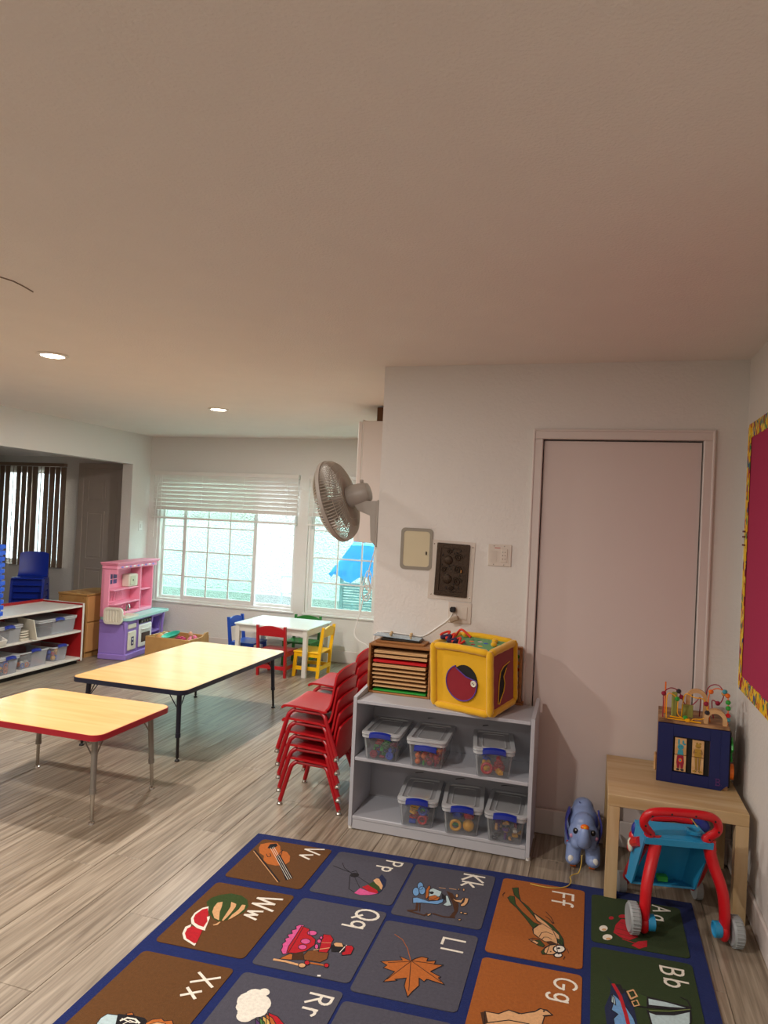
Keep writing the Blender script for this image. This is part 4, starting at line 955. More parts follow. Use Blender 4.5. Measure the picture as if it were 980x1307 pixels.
# --- birch side table and bead box ---------------------------------------------------
t = thing('side_table', 'square birch side table in the right corner under the bead box', 'table', (.3735, 3.4535, 0)); a = .2745
B().box(-a, a, -a, a, .40, .45, .002).build('tabletop', M['birch'], t, smooth=0)
for sx in (-1, 1):
    for sy in (-1, 1): B().box(sx*a, sx*(a-.05), sy*a, sy*(a-.05), 0, .3995, .001).build('leg', M['birchv'], t, smooth=0)
t = thing('activity_box', 'dark blue wooden activity box with animal flip tiles and bead wires on top', 'activity box', (.468, 3.560, .4505), radians(-4.5)); a, c, h = .148, .130, .268
M['bwood'] = mat('navy_painted_wood', '0a1a58', .45, var=(30, .08)); M['worn'] = wood('worn_wood', 'b98f62', '6b4a30', .6, (12, 20, 3)); M['paw'] = wood('pale_wood', 'dcb583', 'c99c66', .5, (3, 30, 30))
b = B().box(-a, a, -c+.012, c, 0, h, .002)
b.build('box_body', M['worn'], t, smooth=0)
W0, W1, Z0, Z1 = -.082, .070, .052, .212
b = B().box(-a, W0, -c, -c+.011, 0, h-.002, .001).box(W1, a-.035, -c, -c+.011, 0, h-.002, .001).box(W0, W1, -c, -c+.011, 0, Z0).box(W0, W1, -c, -c+.011, Z1, h-.002)
b.prism([(a-.035, h-.002), (a-.035, 0), (a-.03, .0), (a-.006, .024), (a, .024), (a, h-.002)], -.0, .011, T(0, -c+.011, 0, pi/2))
b.build('front_panel', M['bwood'], t, smooth=0)
B().box(W0+.001, W1-.001, -c+.0112, -c+.0119, Z0, Z1).build('dark_recess', M['dark'], t, smooth=0)
B().box(-a, a, -c, c, h, h+.012, .002).box(-a, -.0, -c+.01, -.02, h+.012, h+.016, .001).build('top_board', M['worn'], t, smooth=0)
def art(name, parts, parent, mats, Mx, z=0):
    """flat print: list of (material index, 'p' polygon | 'c' circle | 'l' line, data)"""
    b = B()
    for i, (mi, kd, dt) in enumerate(parts):
        b.m = mi; zz = z+.00035*i/ max(1, len(parts))*3
        if kd == 'p': b.prism(dt, zz, zz+.0006, Mx)
        elif kd == 'c': b.prism([(dt[0]+dt[2]*cos(2*pi*k/20), dt[1]+dt[3]*sin(2*pi*k/20)) for k in range(20)], zz, zz+.0006, Mx)
        else:
            P, w = dt
            for (x0, y0), (x1, y1) in zip(P, P[1:]):
                L_ = math.hypot(x1-x0, y1-y0) or 1e-6; zz += .00004; nx_, ny_ = -(y1-y0)/L_*w/2, (x1-x0)/L_*w/2; ex, ey = (x1-x0)/L_*w*.4, (y1-y0)/L_*w*.4
                b.prism([(x0+nx_-ex, y0+ny_-ey), (x0-nx_-ex, y0-ny_-ey), (x1-nx_+ex, y1-ny_+ey), (x1+nx_+ex, y1+ny_+ey)], zz, zz+.0006, Mx)
    return b.build(name, mats, parent, smooth=0)
AM = [TM['k'], TM['t'], TM['o'], mat('print_ochre', 'b08a30', .6), TM['m'], M['paw']]
for ci, x in enumerate((-.050, .022)):
    for ri, (z0, z1) in enumerate(((.058, .130), (.133, .206))):
        tl = B().box(x-.024, x+.024, -c-.001, -c+.011, z0, z1, .001).build('flip_tile', M['paw'], t, smooth=0)
        MT = T(x, -c-.001, (z0+z1)/2, pi/2)
        if ci == 0 and ri == 1: A = [(1, 'c', (-.008, .020, .004, .014)), (1, 'c', (.010, .020, .004, .010)), (1, 'c', (.016, .012, .005, .004)), (1, 'c', (0, -.002, .013, .012)), (0, 'c', (-.004, 0, .0015, .002)), (0, 'c', (.004, 0, .0015, .002)), (1, 'p', [(-.010, -.014), (.010, -.014), (.013, -.036), (-.013, -.036)])]
        elif ci == 0: A = [(4, 'p', [(-.013, .036), (.013, .036), (.016, .005), (.012, -.022), (.003, -.022), (0, .0), (-.003, -.022), (-.012, -.022), (-.016, .005)]), (2, 'c', (0, .014, .008, .010)), (1, 'c', (0, .014, .004, .005)), (0, 'c', (-.009, -.028, .007, .005)), (0, 'c', (.009, -.028, .007, .005))]
        elif ri == 1: A = [(3, 'c', (.0, .012, .012, .010)), (3, 'c', (-.005, .024, .005, .005)), (3, 'c', (.008, .024, .005, .005)), (0, 'c', (-.005, .025, .0015, .0015)), (0, 'c', (.008, .025, .0015, .0015)), (0, 'l', ([(-.007, .010), (0, .006), (.009, .011)], .0014)), (3, 'p', [(-.012, .0), (.012, .0), (.015, -.036), (-.015, -.036)]), (0, 'l', ([(-.014, -.004), (-.018, -.020), (-.006, -.016)], .0012)), (0, 'l', ([(.014, -.004), (.018, -.020), (.006, -.016)], .0012))]
        else: A = [(3, 'p', [(-.012, .036), (-.003, .036), (-.003, -.018), (-.008, -.018)]), (3, 'p', [(.003, .036), (.012, .036), (.008, -.018), (.003, -.018)]), (0, 'l', ([(-.012, .036), (-.008, -.018), (-.018, -.028)], .0012)), (0, 'l', ([(.012, .036), (.008, -.018), (.018, -.028)], .0012)), (3, 'c', (-.012, -.025, .009, .004)), (3, 'c', (.012, -.025, .009, .004)), (0, 'l', ([(-.003, .036), (-.003, -.018), (-.010, -.030)], .0012)), (0, 'l', ([(.003, .036), (.003, -.018), (.010, -.030)], .0012))]
        art('animal_print', A, tl, AM, MT, .0002)
# the letter mark in the lower right of the front
art('letter_mark', [(0, 'l', ([(.100, .022), (.100, .050), (.110, .050), (.114, .044), (.110, .037), (.101, .037), (.112, .034), (.115, .028), (.111, .022), (.097, .022)], .003)), (0, 'c', (.121, .023, .0016, .0016)), (0, 'l', ([(.096, .050), (.103, .050)], .002))], t, [mat('purple_print', '5b2c6e', .5)], T(0, -c, 0, pi/2), .0002)
H = h+.012
def bead_wire(P, col, beads, r_=.0024):
    P = catmull(P, 8); wo = B().tube(P, r_, 8).build('bead_wire', TM[col], t); L_ = len(P)-1
    for f, q in beads: p = P[int(f*L_)]; B().ell(tuple(p), (.0115, .0115, .011), 10).build('bead', TM[q], wo)
bead_wire([(-.130, -.10, H), (-.130, -.10, H+.07), (-.128, -.09, H+.115), (-.10, -.07, H+.135), (-.065, -.05, H+.12), (-.045, -.03, H+.075), (-.02, -.02, H+.045), (.01, -.01, H+.07), (.03, 0, H+.09), (.03, .02, H)], 'm', [(.22, 'm'), (.45, 'k'), (.52, 'm'), (.66, 'n')])
bead_wire([(-.115, -.11, H), (-.115, -.11, H+.105), (-.095, -.105, H+.115), (-.07, -.10, H+.09), (-.068, -.10, H+.03), (-.045, -.10, H+.01), (-.03, -.10, H+.014), (-.005, -.08, H)], 'y', [(.42, 'g'), (.83, 'g')])
bead_wire([(-.01, -.10, H), (.0, -.10, H+.012), (.04, -.10, H+.02), (.055, -.10, H+.055), (.04, -.10, H+.105), (.0, -.10, H+.11), (-.04, -.09, H+.115), (-.05, -.05, H)], 'y', [(.42, 'k'), (.52, 'm')])
bead_wire([(.07, -.06, H), (.06, -.06, H+.10), (.075, -.06, H+.145), (.105, -.06, H+.155), (.135, -.07, H+.135), (.14, -.08, H+.09), (.14, -.09, H+.04), (.14, -.09, H)], 'o', [(.26, 'o'), (.52, 't'), (.59, 'o'), (.68, 'g'), (.76, 'g'), (.84, 'r'), (.91, 't')])
bead_wire([(.09, .02, H), (.08, .0, H+.085), (.11, -.02, H+.08), (.125, -.03, H+.13), (.10, .0, H+.16), (.06, .02, H+.13), (.05, .04, H)], 'm', [(.5, 'n'), (.3, 'm')])
def arch(x, y, ro, ri, hh, th, base=0):
    P = [(ro, 0)]+[(ro*cos(q), hh+ro*sin(q)) for q in [pi*i/12 for i in range(13)]]+[(-ro, 0), (-ri, 0)]+[(ri*cos(q), hh+ri*sin(q)) for q in [pi-pi*i/12 for i in range(13)]]+[(ri, 0)]
    return B().prism(P, -th/2, th/2, T(x, y, H+base, pi/2)).build('wooden_arch', M['paw'], t)
arch(.015, .0, .046, .028, .085, .018); arch(.09, -.085, .048, .030, .020, .035)
a1 = B().box(-.094, -.070, -.06, -.045, H, H+.115, .003).box(-.05, .0, -.04, -.03, H, H+.06, .002).build('side_post', mat('green_stained_wood', '94984a', .5), t, smooth=0)
B().box(-.125, -.118, -.02, -.01, H, H+.15, .002).build('orange_post', TM['o'], t, smooth=0)
B().tube([(-.11, -.115, H+.004), (-.03, -.118, H+.006), (.03, -.118, H+.004)], .0035, 6).tube([(-.10, -.10, H+.012), (-.02, -.108, H+.010)], .003, 6).box(-.035, -.015, -.125, -.105, H, H+.014, .003).build('yellow_piece', TM['y'], t)
sp = B().box(a, a+.008, -c+.02, c-.01, .01, h-.01, .002).build('side_panel', M['dark'], t, smooth=0)
B().lathe([(.001, 0), (.035, 0), (.035, .016), (.001, .018)], 16, T(a+.008, -.07, .075, 0, pi/2)).build('orange_wheel', TM['o'], t)
B().tube([(a+.012, -.10+.03*sin(k*.9), .13+.012*k) for k in range(9)], .005, 6).build('green_track', TM['g'], t)
B().box(-a-.012, -a, -.09, -.02, .03, .10, .005).build('side_block', M['paw'], t)

# --- elephant pull toy (faces local -y) --------------------------------------------
M['ele'] = mat('elephant_blue', '8aa0d0', .35, var=(5, .02)); M['elp'] = mat('elephant_purple', '3b3f92', .4)
t = thing('elephant_toy', 'light blue plastic pull-along elephant with orange trunk tip beside the birch table', 'toy elephant', (.002, 3.50, .002), radians(3))
b = B()
b.ell((0, .04, .175), (.072, .095, .078), 24).ell((0, -.055, .150), (.070, .060, .066), 24).ell((0, -.045, .195), (.052, .05, .048), 20).ell((0, .07, .225), (.050, .06, .045), 20)
for s_ in (-1, 1):
    b.tube([(s_*.040, -.055, .10), (s_*.045, -.065, .055), (s_*.046, -.070, .022)], [.036, .034, .033], 16)
    b.ell((s_*.046, -.074, .036), (.034, .036, .028), 16)
    b.tube([(s_*.042, .09, .13), (s_*.045, .10, .07), (s_*.045, .10, .024)], [.042, .038, .036], 16)
    b.ell((s_*.030, -.085, .115), (.030, .028, .026), 14)
b.tube(catmull([(0, -.085, .135), (0, -.118, .138), (0, -.136, .165), (0, -.138, .190), (0, -.132, .205)], 4), [.036, .035, .034, .033, .031, .030, .029, .028, .027, .025, .024, .023, .022, .021, .020, .019, .018][:17], 16)
bd = b.build('body', M['ele'], t, smooth=80)
rm = bd.modifiers.new('blend', 'REMESH'); rm.mode = 'VOXEL'; rm.voxel_size = .0035; rm.use_smooth_shade = True
sm = bd.modifiers.new('soften', 'SMOOTH'); sm.factor = .8; sm.iterations = 10
B().ell((0, -.134, .212), (.020, .015, .013), 16).build('trunk_tip', mat('orange_tip', 'e8701a', .35), t)
B().ell((0, -.139, .213), (.011, .011, .009), 12).build('trunk_tip_spot', TM['y'], t)
for s_ in (-1, 1):
    e = B().ell((0, 0, 0), (.011, .007, .014), 12, T(s_*.040, -.103, .178)).build('eye', M['black'], t)
    B().ell((s_*.038, -.1095, .184), (.003, .002, .004), 8).build('eye_glint', M['white'], e)
    B().ell((s_*.055, -.088, .148), (.010, .008, .010), 12).build('cheek_spot', mat('cheek_pink', 'c98fb0', .5) if s_ < 0 else bpy.data.materials['cheek_pink'], t)
    g = [[(s_*(.066+.016*sin(pi*i/8)), -.045+.06*(j/6)-.01*i/8+.02, .245-.13*i/8-.012*abs(j-3)/3) for j in range(7)] for i in range(9)]
    B().sheet(g, .007).build('ear', M['elp'], t, smooth=60)
    B().ell((s_*.055, -.101, .046), (.013, .008, .017), 12).build('toe_patch', M['white'], t)
    for y in (-.068, .10): B().cyl((s_*.030, y, .010), (s_*.055, y, .010), .012, n=16).build('wheel', TM['o'], t)
B().tube([(-.030*cos(q)*1.2, -.126-.006*cos(q*0)+.03*abs(cos(q))**2, .128-.016*sin(q)) for q in [pi*i/14 for i in range(15)]], .0014, 6).build('smile', mat('smile_line', '3c4a7a', .5), t)
for k in range(5): B().ell((-.070, -.012-.012*k, .085-.010*k), (.006, .006, .006), 8).build('red_bead', TM['r'], t)
for k in range(4): B().ell(((-.02, .02)[k % 2], .03+.03*k, .262-.004*k), (.004, .004, .003), 8).build('back_stud', M['elp'], t)
P = [(.002, 3.392, .075), (.0, 3.36, .045), (-.01, 3.335, .018), (-.03, 3.32, .0135), (-.045, 3.29, .0135), (-.04, 3.25, .0135), (-.055, 3.20, .0135), (-.10, 3.165, .0135), (-.16, 3.155, .0135), (-.21, 3.16, .0135)]
tag(B().tube(catmull(P, 6), .0022, 6).build('pull_string', mat('yellow_string', 'c9a84a', .8)), 'thin yellow pull string trailing from the elephant onto the rug', 'string')

# --- push walker -----------------------------------------------------------------------
t = thing('push_walker', 'red and blue baby push walker with grey wheels parked under the birch table', 'walker', (.392, 2.975, .0), radians(11)); 
M['sky'] = mat('walker_blue', '2a93c4', .35); M['wheelg'] = mat('wheel_grey', '9aa0a2', .45)
RED = mat('walker_red', 'c8141e', .3)
zb_ = .0125   # resting on the rug
for s_ in (-1, 1):
    P = [(s_*.150, .004, .055), (s_*.150, .0, .11), (s_*.142, .012, .20), (s_*.116, .045, .285), (s_*.104, .055, .335), (s_*.104, .062, .375)]
    q = catmull(P, 5); k = len(q)
    B().tube(q, [.024+.006*(i/k) for i in range(k)], 14, flat=.8).ell((s_*.150, .004, .052), (.022, .032, .040), 16).build('rear_leg', RED, t, smooth=60)
    wl = B().lathe([(.024, -.017), (.050, -.020), (.056, -.012), (.0565, .0), (.056, .012), (.050, .020), (.024, .017)], 30, T(s_*.192, .0, .057+(zb_ if s_ < 0 else .0), 0, pi/2)).build('rear_wheel', M['wheelg'], t)
    bb = B()
    for i in range(26):
        q_ = 2*pi*i/26; bb.box(-.015, .015, -.0022, .0022, .0555, .0585, .0008, T(s_*.192, 0, .057+(zb_ if s_ < 0 else .0)) @ Euler((q_, 0, 0)).to_matrix().to_4x4())
    bb.build('tread', M['wheelg'], wl, smooth=0)
    B().lathe([(.001, -.016), (.028, -.016), (.030, -.010), (.030, .010), (.024, .012), (.022, .006), (.001, .006)], 24, T(s_*.122, .002, .057, 0, pi/2 if s_ < 0 else -pi/2)).build('hub_cap', M['sky'], t)
    B().lathe([(.001, -.016), (.034, -.018), (.043, -.014), (.044, 0), (.043, .014), (.034, .018), (.001, .016)], 26, T(s_*.160, .335, .044, 0, pi/2)).build('front_wheel', M['wheelg'], t)
    B().tube([(s_*.128, .09, .33), (s_*.135, .18, .24), (s_*.14, .27, .13), (s_*.142, .335, .05)], [.016, .022, .022, .018], 12).build('front_leg', RED, t)
# body: open-backed blue shell
b = B()
top = [(-.142, .045, .375), (.142, .045, .375), (.150, .13, .385), (-.150, .13, .385)]
def slab(P4, th):
    P4 = [Vector((p[0]-.022-.13*(p[1]-.035), p[1], p[2])) for p in P4]; n_ = (P4[1]-P4[0]).cross(P4[3]-P4[0]).normalized()*th
    vs = P4+[p-n_ for p in P4]; b.add(vs, [(0, 1, 2, 3), (7, 6, 5, 4), (0, 4, 5, 1), (1, 5, 6, 2), (2, 6, 7, 3), (3, 7, 4, 0)])
slab([(-.130, .035, .375), (.130, .035, .375), (.126, .15, .392), (-.126, .15, .392)], .012)
slab([(-.130, .032, .375), (.130, .032, .375), (.130, .036, .350), (-.130, .036, .350)], .008)
slab([(-.118, .15, .375), (.118, .15, .375), (.115, .24, .115), (-.115, .24, .115)], .008)
slab([(-.130, .036, .365), (-.120, .15, .378), (-.115, .24, .115), (-.128, .15, .13)], .007)
slab([(.120, .15, .378), (.130, .036, .365), (.128, .15, .13), (.115, .24, .115)], .007)
slab([(-.128, .155, .135), (.128, .155, .135), (.12, .24, .12), (-.12, .24, .12)], .008)
b.build('body_shell', M['sky'], t, smooth=20)
B().box(-.055, -.013, .170, .20, .137, .160, .003).build('green_clip', TM['g'], t)
B().lathe([(.018, 0), (.03, .002), (.032, .012), (.026, .018), (.02, .014), (.017, .004)], 20, T(.048, .075, .389), True).build('dial_ring', M['sky'], t)
P = catmull([(-.108, .050, .375), (-.116, .040, .395), (-.136, .026, .420), (-.140, .020, .448), (-.118, .012, .478), (-.06, .006, .490), (.06, .006, .490), (.118, .012, .478), (.140, .020, .448), (.136, .026, .420), (.116, .040, .395), (.108, .050, .375)], 5)
g_ = B().tube(P, [.021 if i in (0, 1, 2, 3, len(P)-1, len(P)-2, len(P)-3, len(P)-4) else .0170 for i in range(len(P))], 12)
ho = g_.build('handle', RED, t, smooth=60); ho.location = (-.020, 0, 0)
for x, z in ((-.045, .488), (.045, .488), (-.118, .474), (.118, .474), (-.138, .428), (.138, .428), (-.112, .388), (.112, .388)): B().ell((x, (.006 if z > .45 else .022 if z > .4 else .042)-.0165, z), (.0042, .003, .0042), 8).build('screw_hole', M['dark'], ho)
# activity panel parts beyond the body
B().ell((-.13, .19, .335), (.035, .028, .04), 16).ell((-.145, .20, .27), (.02, .03, .03), 12).build('side_roller', mat('walker_navy', '1c2f8c', .35), t)
B().ell((.11, .19, .375), (.04, .03, .028), 16).build('blue_dome', bpy.data.materials['walker_navy'], t)
B().tube([(-.09, .17, .395), (0, .175, .40), (.07, .17, .395)], .014, 10).build('front_bar', RED, t)
B().tube([(-.152, .09, .33), (-.160, .15, .30), (-.155, .21, .25)], .020, 10).ell((-.158, .20, .30), (.012, .022, .022), 12).build('side_arm', RED, t)
B().ell((-.170, .17, .28), (.012, .022, .028), 12).build('cream_disc', M['cream'], t)
B().tube(catmull([(.06, .16, .41), (.05, .13, .43), (.065, .10, .41), (.075, .08, .40)], 5), .0018, 6).build('yellow_tag_string', bpy.data.materials['yellow_string'], t)

# --- outside things seen through the glass --------------------------------------------
t = thing('patio_chair', 'grey slatted patio chair outside the right window under a blue cover', 'patio chair', (-2.62, 7.98, -.13))
M['pgrey'] = mat('patio_grey', '6c8a90', .5)
b = B().box(-.32, -.28, -.03, .03, .0, 1.1, .01).box(.28, .32, -.03, .03, 0, 1.42, .01).box(-.05, -.01, -.03, .03, .9, 1.42, .01).box(-.05, .32, -.03, .03, 1.38, 1.42, .01).build('frame', M['pgrey'], t)
for k in range(12): B().box(-.28, .28, -.012, .012, .55+.032*k, .57+.032*k, .004).build('slat', M['pgrey'], t)
B().box(-.28, .28, -.02, .42, .50, .53, .01).build('seat', M['pgrey'], t)
for s_ in (-1, 1): B().box(s_*.3-.02, s_*.3+.02, .39, .43, 0, .62, .01).build('leg', M['pgrey'], t)
g = []
R_ = random.Random(5)
for i in range(11):
    row = []
    for j in range(15):
        u = i/10; x = -.42+.95*j/14+.02*sin(9*u+j); zt = 1.427-.36*max(0, (4-j))/4-.25*max(0, j-11)/3
        row.append((x-.0, (-.045 if i else .06)-.03*sin(j*1.7)*u-.03*u, zt+( .98-zt+.05*sin(j*1.3))*u))
    g.append(row)
tag(B().sheet(g, .006).build('blue_tarp', mat('blue_tarp', '1e8ee8', .5, var=(8, .12)), None, 60, (-2.62, 7.94, -.13)), 'bright blue tarp draped over the patio chair outside', 'tarp')
t = thing('folding_chair', 'pale metal chair frame outside by the stucco wall, seen through the left window', 'folding chair', (-3.78, 8.35, -.13), radians(6))
M['pale'] = mat('pale_steel', 'a9c0cc', .4)
b = B()
for s_ in (-1, 1): b.tube([(s_*.11, .10, 0), (s_*.10, .0, .5), (s_*.085, -.04, .92)], .013, 8)
b.tube([(-.085, -.04, .92), (.085, -.04, .92)], .013, 8)
b.build('frame', M['pale'], t)
B().box(-.09, .09, -.05, -.035, .70, .88, .01).build('backrest', M['white'], t); B().box(-.11, .11, -.22, .02, .45, .475, .01).build('seat', M['pale'], t)
for s_ in (-1, 1): B().tube([(s_*.105, .0, .46), (s_*.11, -.22, .0)], .012, 8).build('leg', M['pale'], t)
# ================================================================ ALPHABET RUG
def pile(n, col): return mat(n, col, .95, bump=(420, .8, .004), var=(90, .16), sheen=.05, spec=.15)
RC = {'navy': pile('rug_navy', '17265f'), 'brown': pile('rug_brown', '63401f'), 'char': pile('rug_charcoal', '4e4d58'), 'rust': pile('rug_rust', 'a05a24'), 'green': pile('rug_green', '2c3c1c')}
AC = {'w': 'eee8da', 'k': '1f1c20', 'o': 'b8672c', 't': 'd9a878', 'g': '34491f', 'r': 'b81c28', 'p': 'd85a94', 'b': '6f9fd0', 'l': 'b9d0d4', 'n': '7a4a24', 'y': 'd8b060', 'v': '20284a', 'd': '4a2c18', 'u': '5a3a6a', 'G': '4d7a3a', 'a': '7d8a50'}
RA = {k: pile('rug_print_'+k if k.islower() else 'rug_print_mid_'+k.lower(), v) for k, v in AC.items()}
RK = list(AC); RM = [RA[k] for k in RK]
ox, oy = -.527, 2.0
rug = thing('alphabet_rug', 'large alphabet rug of brown, charcoal, rust and green picture squares on navy', 'rug', (ox, oy, 0))
def sh_(x, y): return (x-ox, y+.061*(x+1.513)-oy)
P = [sh_(x, y) for x, y in [(-1.527, 3.150), (.457, 3.150), (.462, .55), (-1.500, .55)]]
B().prism(P, .0005, .0085).build('border_ground', RC['navy'], rug, smooth=0)
CR = {'4': (180, 1040, 2.882), '5': (440, 1080, 3.0625), '6': (700, 1100, 3.5), 'w': (240, 1140, 10.889), 'q': (350, 1170, 8.909), 'k': (510, 1110, 8.909), 'f': (640, 1120, 9.8), 'v': (340, 1040, 7.0), 'x': (90, 1230, 2.97), 'b': (740, 1220, 4.083)}
def cp(c, X, Y):
    a = CR[c]; x, y = surveyed(a[0]+X/a[2], a[1]+Y/a[2], .0118); return (x-ox, y-oy)
cols_ = [(-1.475, -1.125, 'brown', [(3.098, 2.722), (2.668, 2.225), (2.165, 1.745), (1.69, 1.25), (1.20, .72)]),
         (-1.090, -.733, 'char', [(3.098, 2.722), (2.668, 2.212), (2.165, 1.735), (1.69, 1.25), (1.20, .72)]),
         (-.722+.0, -.362, 'char', [(3.098, 2.665), (2.618, 2.180), (2.128, 1.71), (1.66, 1.22), (1.18, .72)]),
         (-.328, .020, 'rust', [(3.100, 2.535), (2.500, 1.98), (1.94, 1.50), (1.45, 1.1), (1.06, .72)]),
         (.048, .402, 'green', [(3.085, 2.725), (2.690, 2.18), (2.14, 1.70), (1.65, 1.2), (1.16, .72)])]
CELLS = {}
for ci, (x0, x1, c_, rs) in enumerate(cols_):
    for ri, (y1, y0) in enumerate(rs):
        q = [sh_(x, y) for x, y in rrect(x0, x1, y0, y1, .018, 3)]
        o = B().prism(q, .0086, .0108).build('picture_square', RC[c_], rug, smooth=0); CELLS[ci, ri] = o
A90 = lambda cx, cy, r, a0, a1, n=8, ry=None: [(cx+r*cos(radians(a0+(a1-a0)*i/n)), cy+(ry or r)*sin(radians(a0+(a1-a0)*i/n))) for i in range(n+1)]
FONT = {'V': [[(0, 1), (.35, 0), (.7, 1)]], 'v': [[(0, .6), (.25, 0), (.5, .6)]], 'W': [[(0, 1), (.25, 0), (.47, .85), (.7, 0), (.95, 1)]], 'w': [[(0, .6), (.18, 0), (.34, .5), (.5, 0), (.68, .6)]],
        'P': [[(0, 0), (0, 1)]+A90(.22, .75, .25, 90, -90)+[(0, .5)]], 'p': [[(0, .6), (0, -.35)], A90(.22, .3, .24, 120, -240, 14)],
        'K': [[(0, 0), (0, 1)], [(.55, 1), (0, .45), (.58, 0)]], 'k': [[(0, 0), (0, 1)], [(.4, .6), (0, .28), (.42, 0)]],
        'Q': [A90(.38, .5, .38, 0, 360, 18, .5), [(.48, .28), (.8, -.06)]], 'q': [A90(.25, .3, .25, 0, 360, 14, .3), [(.5, .6), (.5, -.38)]],
        'L': [[(0, 1), (0, 0), (.5, 0)]], 'l': [[(0, 1), (0, 0)]], 'F': [[(0, 0), (0, 1), (.55, 1)], [(0, .55), (.42, .55)]], 'f': [[(.2, 0), (.2, .75)]+A90(.38, .78, .18, 180, 60, 5), [(0, .55), (.42, .55)]],
        'G': [A90(.4, .5, .4, 50, 350, 16, .5)+[(.78, .42), (.45, .42)]], 'g': [A90(.25, .3, .25, 0, 360, 14, .3), [(.5, .6), (.5, -.15)]+A90(.27, -.15, .23, 0, -150, 7)],
        'A': [[(0, 0), (.35, 1), (.7, 0)], [(.13, .36), (.57, .36)]], 'a': [A90(.24, .28, .24, 0, 360, 14, .28), [(.48, .58), (.48, 0)]],
        'B': [[(0, 0), (0, 1)]+A90(.25, .76, .22, 90, -90, 7)+[(0, .53)], [(.25, .53)]+A90(.28, .27, .26, 90, -90, 7)+[(0, 0)]], 'b': [[(0, 1), (0, 0)], A90(.25, .3, .25, 0, 360, 14, .3)],
        'X': [[(0, 1), (.65, 0)], [(0, 0), (.65, 1)]], 'x': [[(0, .6), (.45, 0)], [(0, 0), (.45, .6)]], 'R': [[(0, 0), (0, 1)]+A90(.25, .76, .24, 90, -90, 7)+[(0, .52)], [(.2, .52), (.6, 0)]], 'r': [[(0, .6), (0, 0)], [(0, .38)]+A90(.2, .38, .2, 160, 40, 5)]}
LET = [((0, 0), 'V', 'v', 370, 283, 140, 29), ((0, 0), 'v', 'v', 319, 341, 150, 31), ((0, 1), 'W', '4', 440, 295, 78, 16), ((0, 1), 'w', '4', 402, 346, 74, 15),
       ((1, 0), 'P', '5', 165, 56, 60, 12), ((1, 0), 'p', '5', 148, 80, 62, 12), ((1, 1), 'Q', '4', 803, 344, 78, 15), ((1, 1), 'q', '4', 782, 388, 74, 14),
       ((2, 0), 'K', 'k', 740, 48, 222, 40), ((2, 0), 'k', 'k', 720, 130, 222, 40), ((2, 1), 'L', '5', 388, 357, 80, 20), ((2, 1), 'l', '5', 378, 398, 80, 18),
       ((3, 0), 'F', 'f', 645, 173, 250, 46), ((3, 0), 'f', 'f', 640, 262, 260, 50), ((3, 1), 'G', '5', 822, 512, 84, 20), ((3, 1), 'g', '5', 822, 574, 84, 20),
       ((4, 0), 'A', '6', 465, 193, 74, 17), ((4, 0), 'a', '6', 462, 236, 80, 18), ((4, 1), 'B', '6', 500, 465, 100, 22), ((4, 1), 'b', '6', 518, 520, 104, 22),
       ((0, 2), 'X', 'x', 488, 34, 77, 19), ((0, 2), 'x', 'x', 444, 92, 82, 22), ((1, 2), 'R', '4', 625, 655, 82, 15), ((1, 2), 'r', '4', 597, 708, 84, 16)]
for cell, ch, c_, X, Y, dx, dy in LET:
    p0 = cp(c_, X, Y); p1 = cp(c_, X+dx, Y+dy); s_ = math.hypot(p1[0]-p0[0], p1[1]-p0[1])
    pr_ = [(0, 'l', ([(p0[0]+v*s_, p0[1]+.03*v*s_-u*s_) for u, v in st], s_*.125)) for st in FONT[ch]]
    art('printed_letter', pr_, CELLS[cell], [RA['w']], None, .0109)
def draw(cell, name, items):
    out = []; ol = name not in ('violin_picture', 'watermelon_picture', 'apple_core_picture', 'parachute_picture')
    for it in items:
        k, kd, c_ = it[0], it[1], it[2]; mi = RK.index(k)
        if kd == 'p': P_ = [cp(c_, *p) for p in it[3]]; out.append((mi, 'p', P_)); ol and k not in 'kdv' and out.append((RK.index('k'), 'l', (P_+P_[:1], .0026)))
        elif kd == 'l':
            P_ = [cp(c_, *p) for p in it[3]]; out.append((mi, 'l', (P_, it[4])))
        elif kd == 'c':
            X, Y, rx, ry = it[3]; out.append((mi, 'p', [cp(c_, X+rx*cos(2*pi*i/16), Y+ry*sin(2*pi*i/16)) for i in range(16)])); ol and k != 'k' and name != 'cloud_rainbow_picture' and out.append((RK.index('k'), 'l', (out[-1][2]+out[-1][2][:1], .0024)))
    art(name, out, CELLS[cell], RM, None, .0109)
draw((0, 0), 'violin_picture', [('o', 'p', '4', [(440, 108), (470, 102), (500, 103), (512, 116), (512, 130), (536, 136), (548, 152), (546, 172), (528, 184), (495, 186), (466, 180), (450, 166), (452, 150), (436, 140), (433, 122)]),
    ('k', 'p', '4', [(465, 122), (474, 108), (498, 105), (502, 114), (482, 126)]), ('k', 'p', '4', [(496, 152), (511, 146), (558, 232), (532, 240)]), ('w', 'l', '4', [(482, 120), (547, 236)], .0016), ('w', 'l', '4', [(488, 118), (553, 233)], .0016), ('w', 'l', '4', [(476, 122), (540, 238)], .0016),
    ('k', 'l', '4', [(460, 144), (466, 155), (478, 152), (474, 142)], .003), ('k', 'l', '4', [(505, 148), (512, 138), (520, 130), (514, 150)], .003), ('k', 'l', '4', [(418, 130), (508, 245)], .006), ('t', 'l', '4', [(414, 134), (503, 248)], .003)])
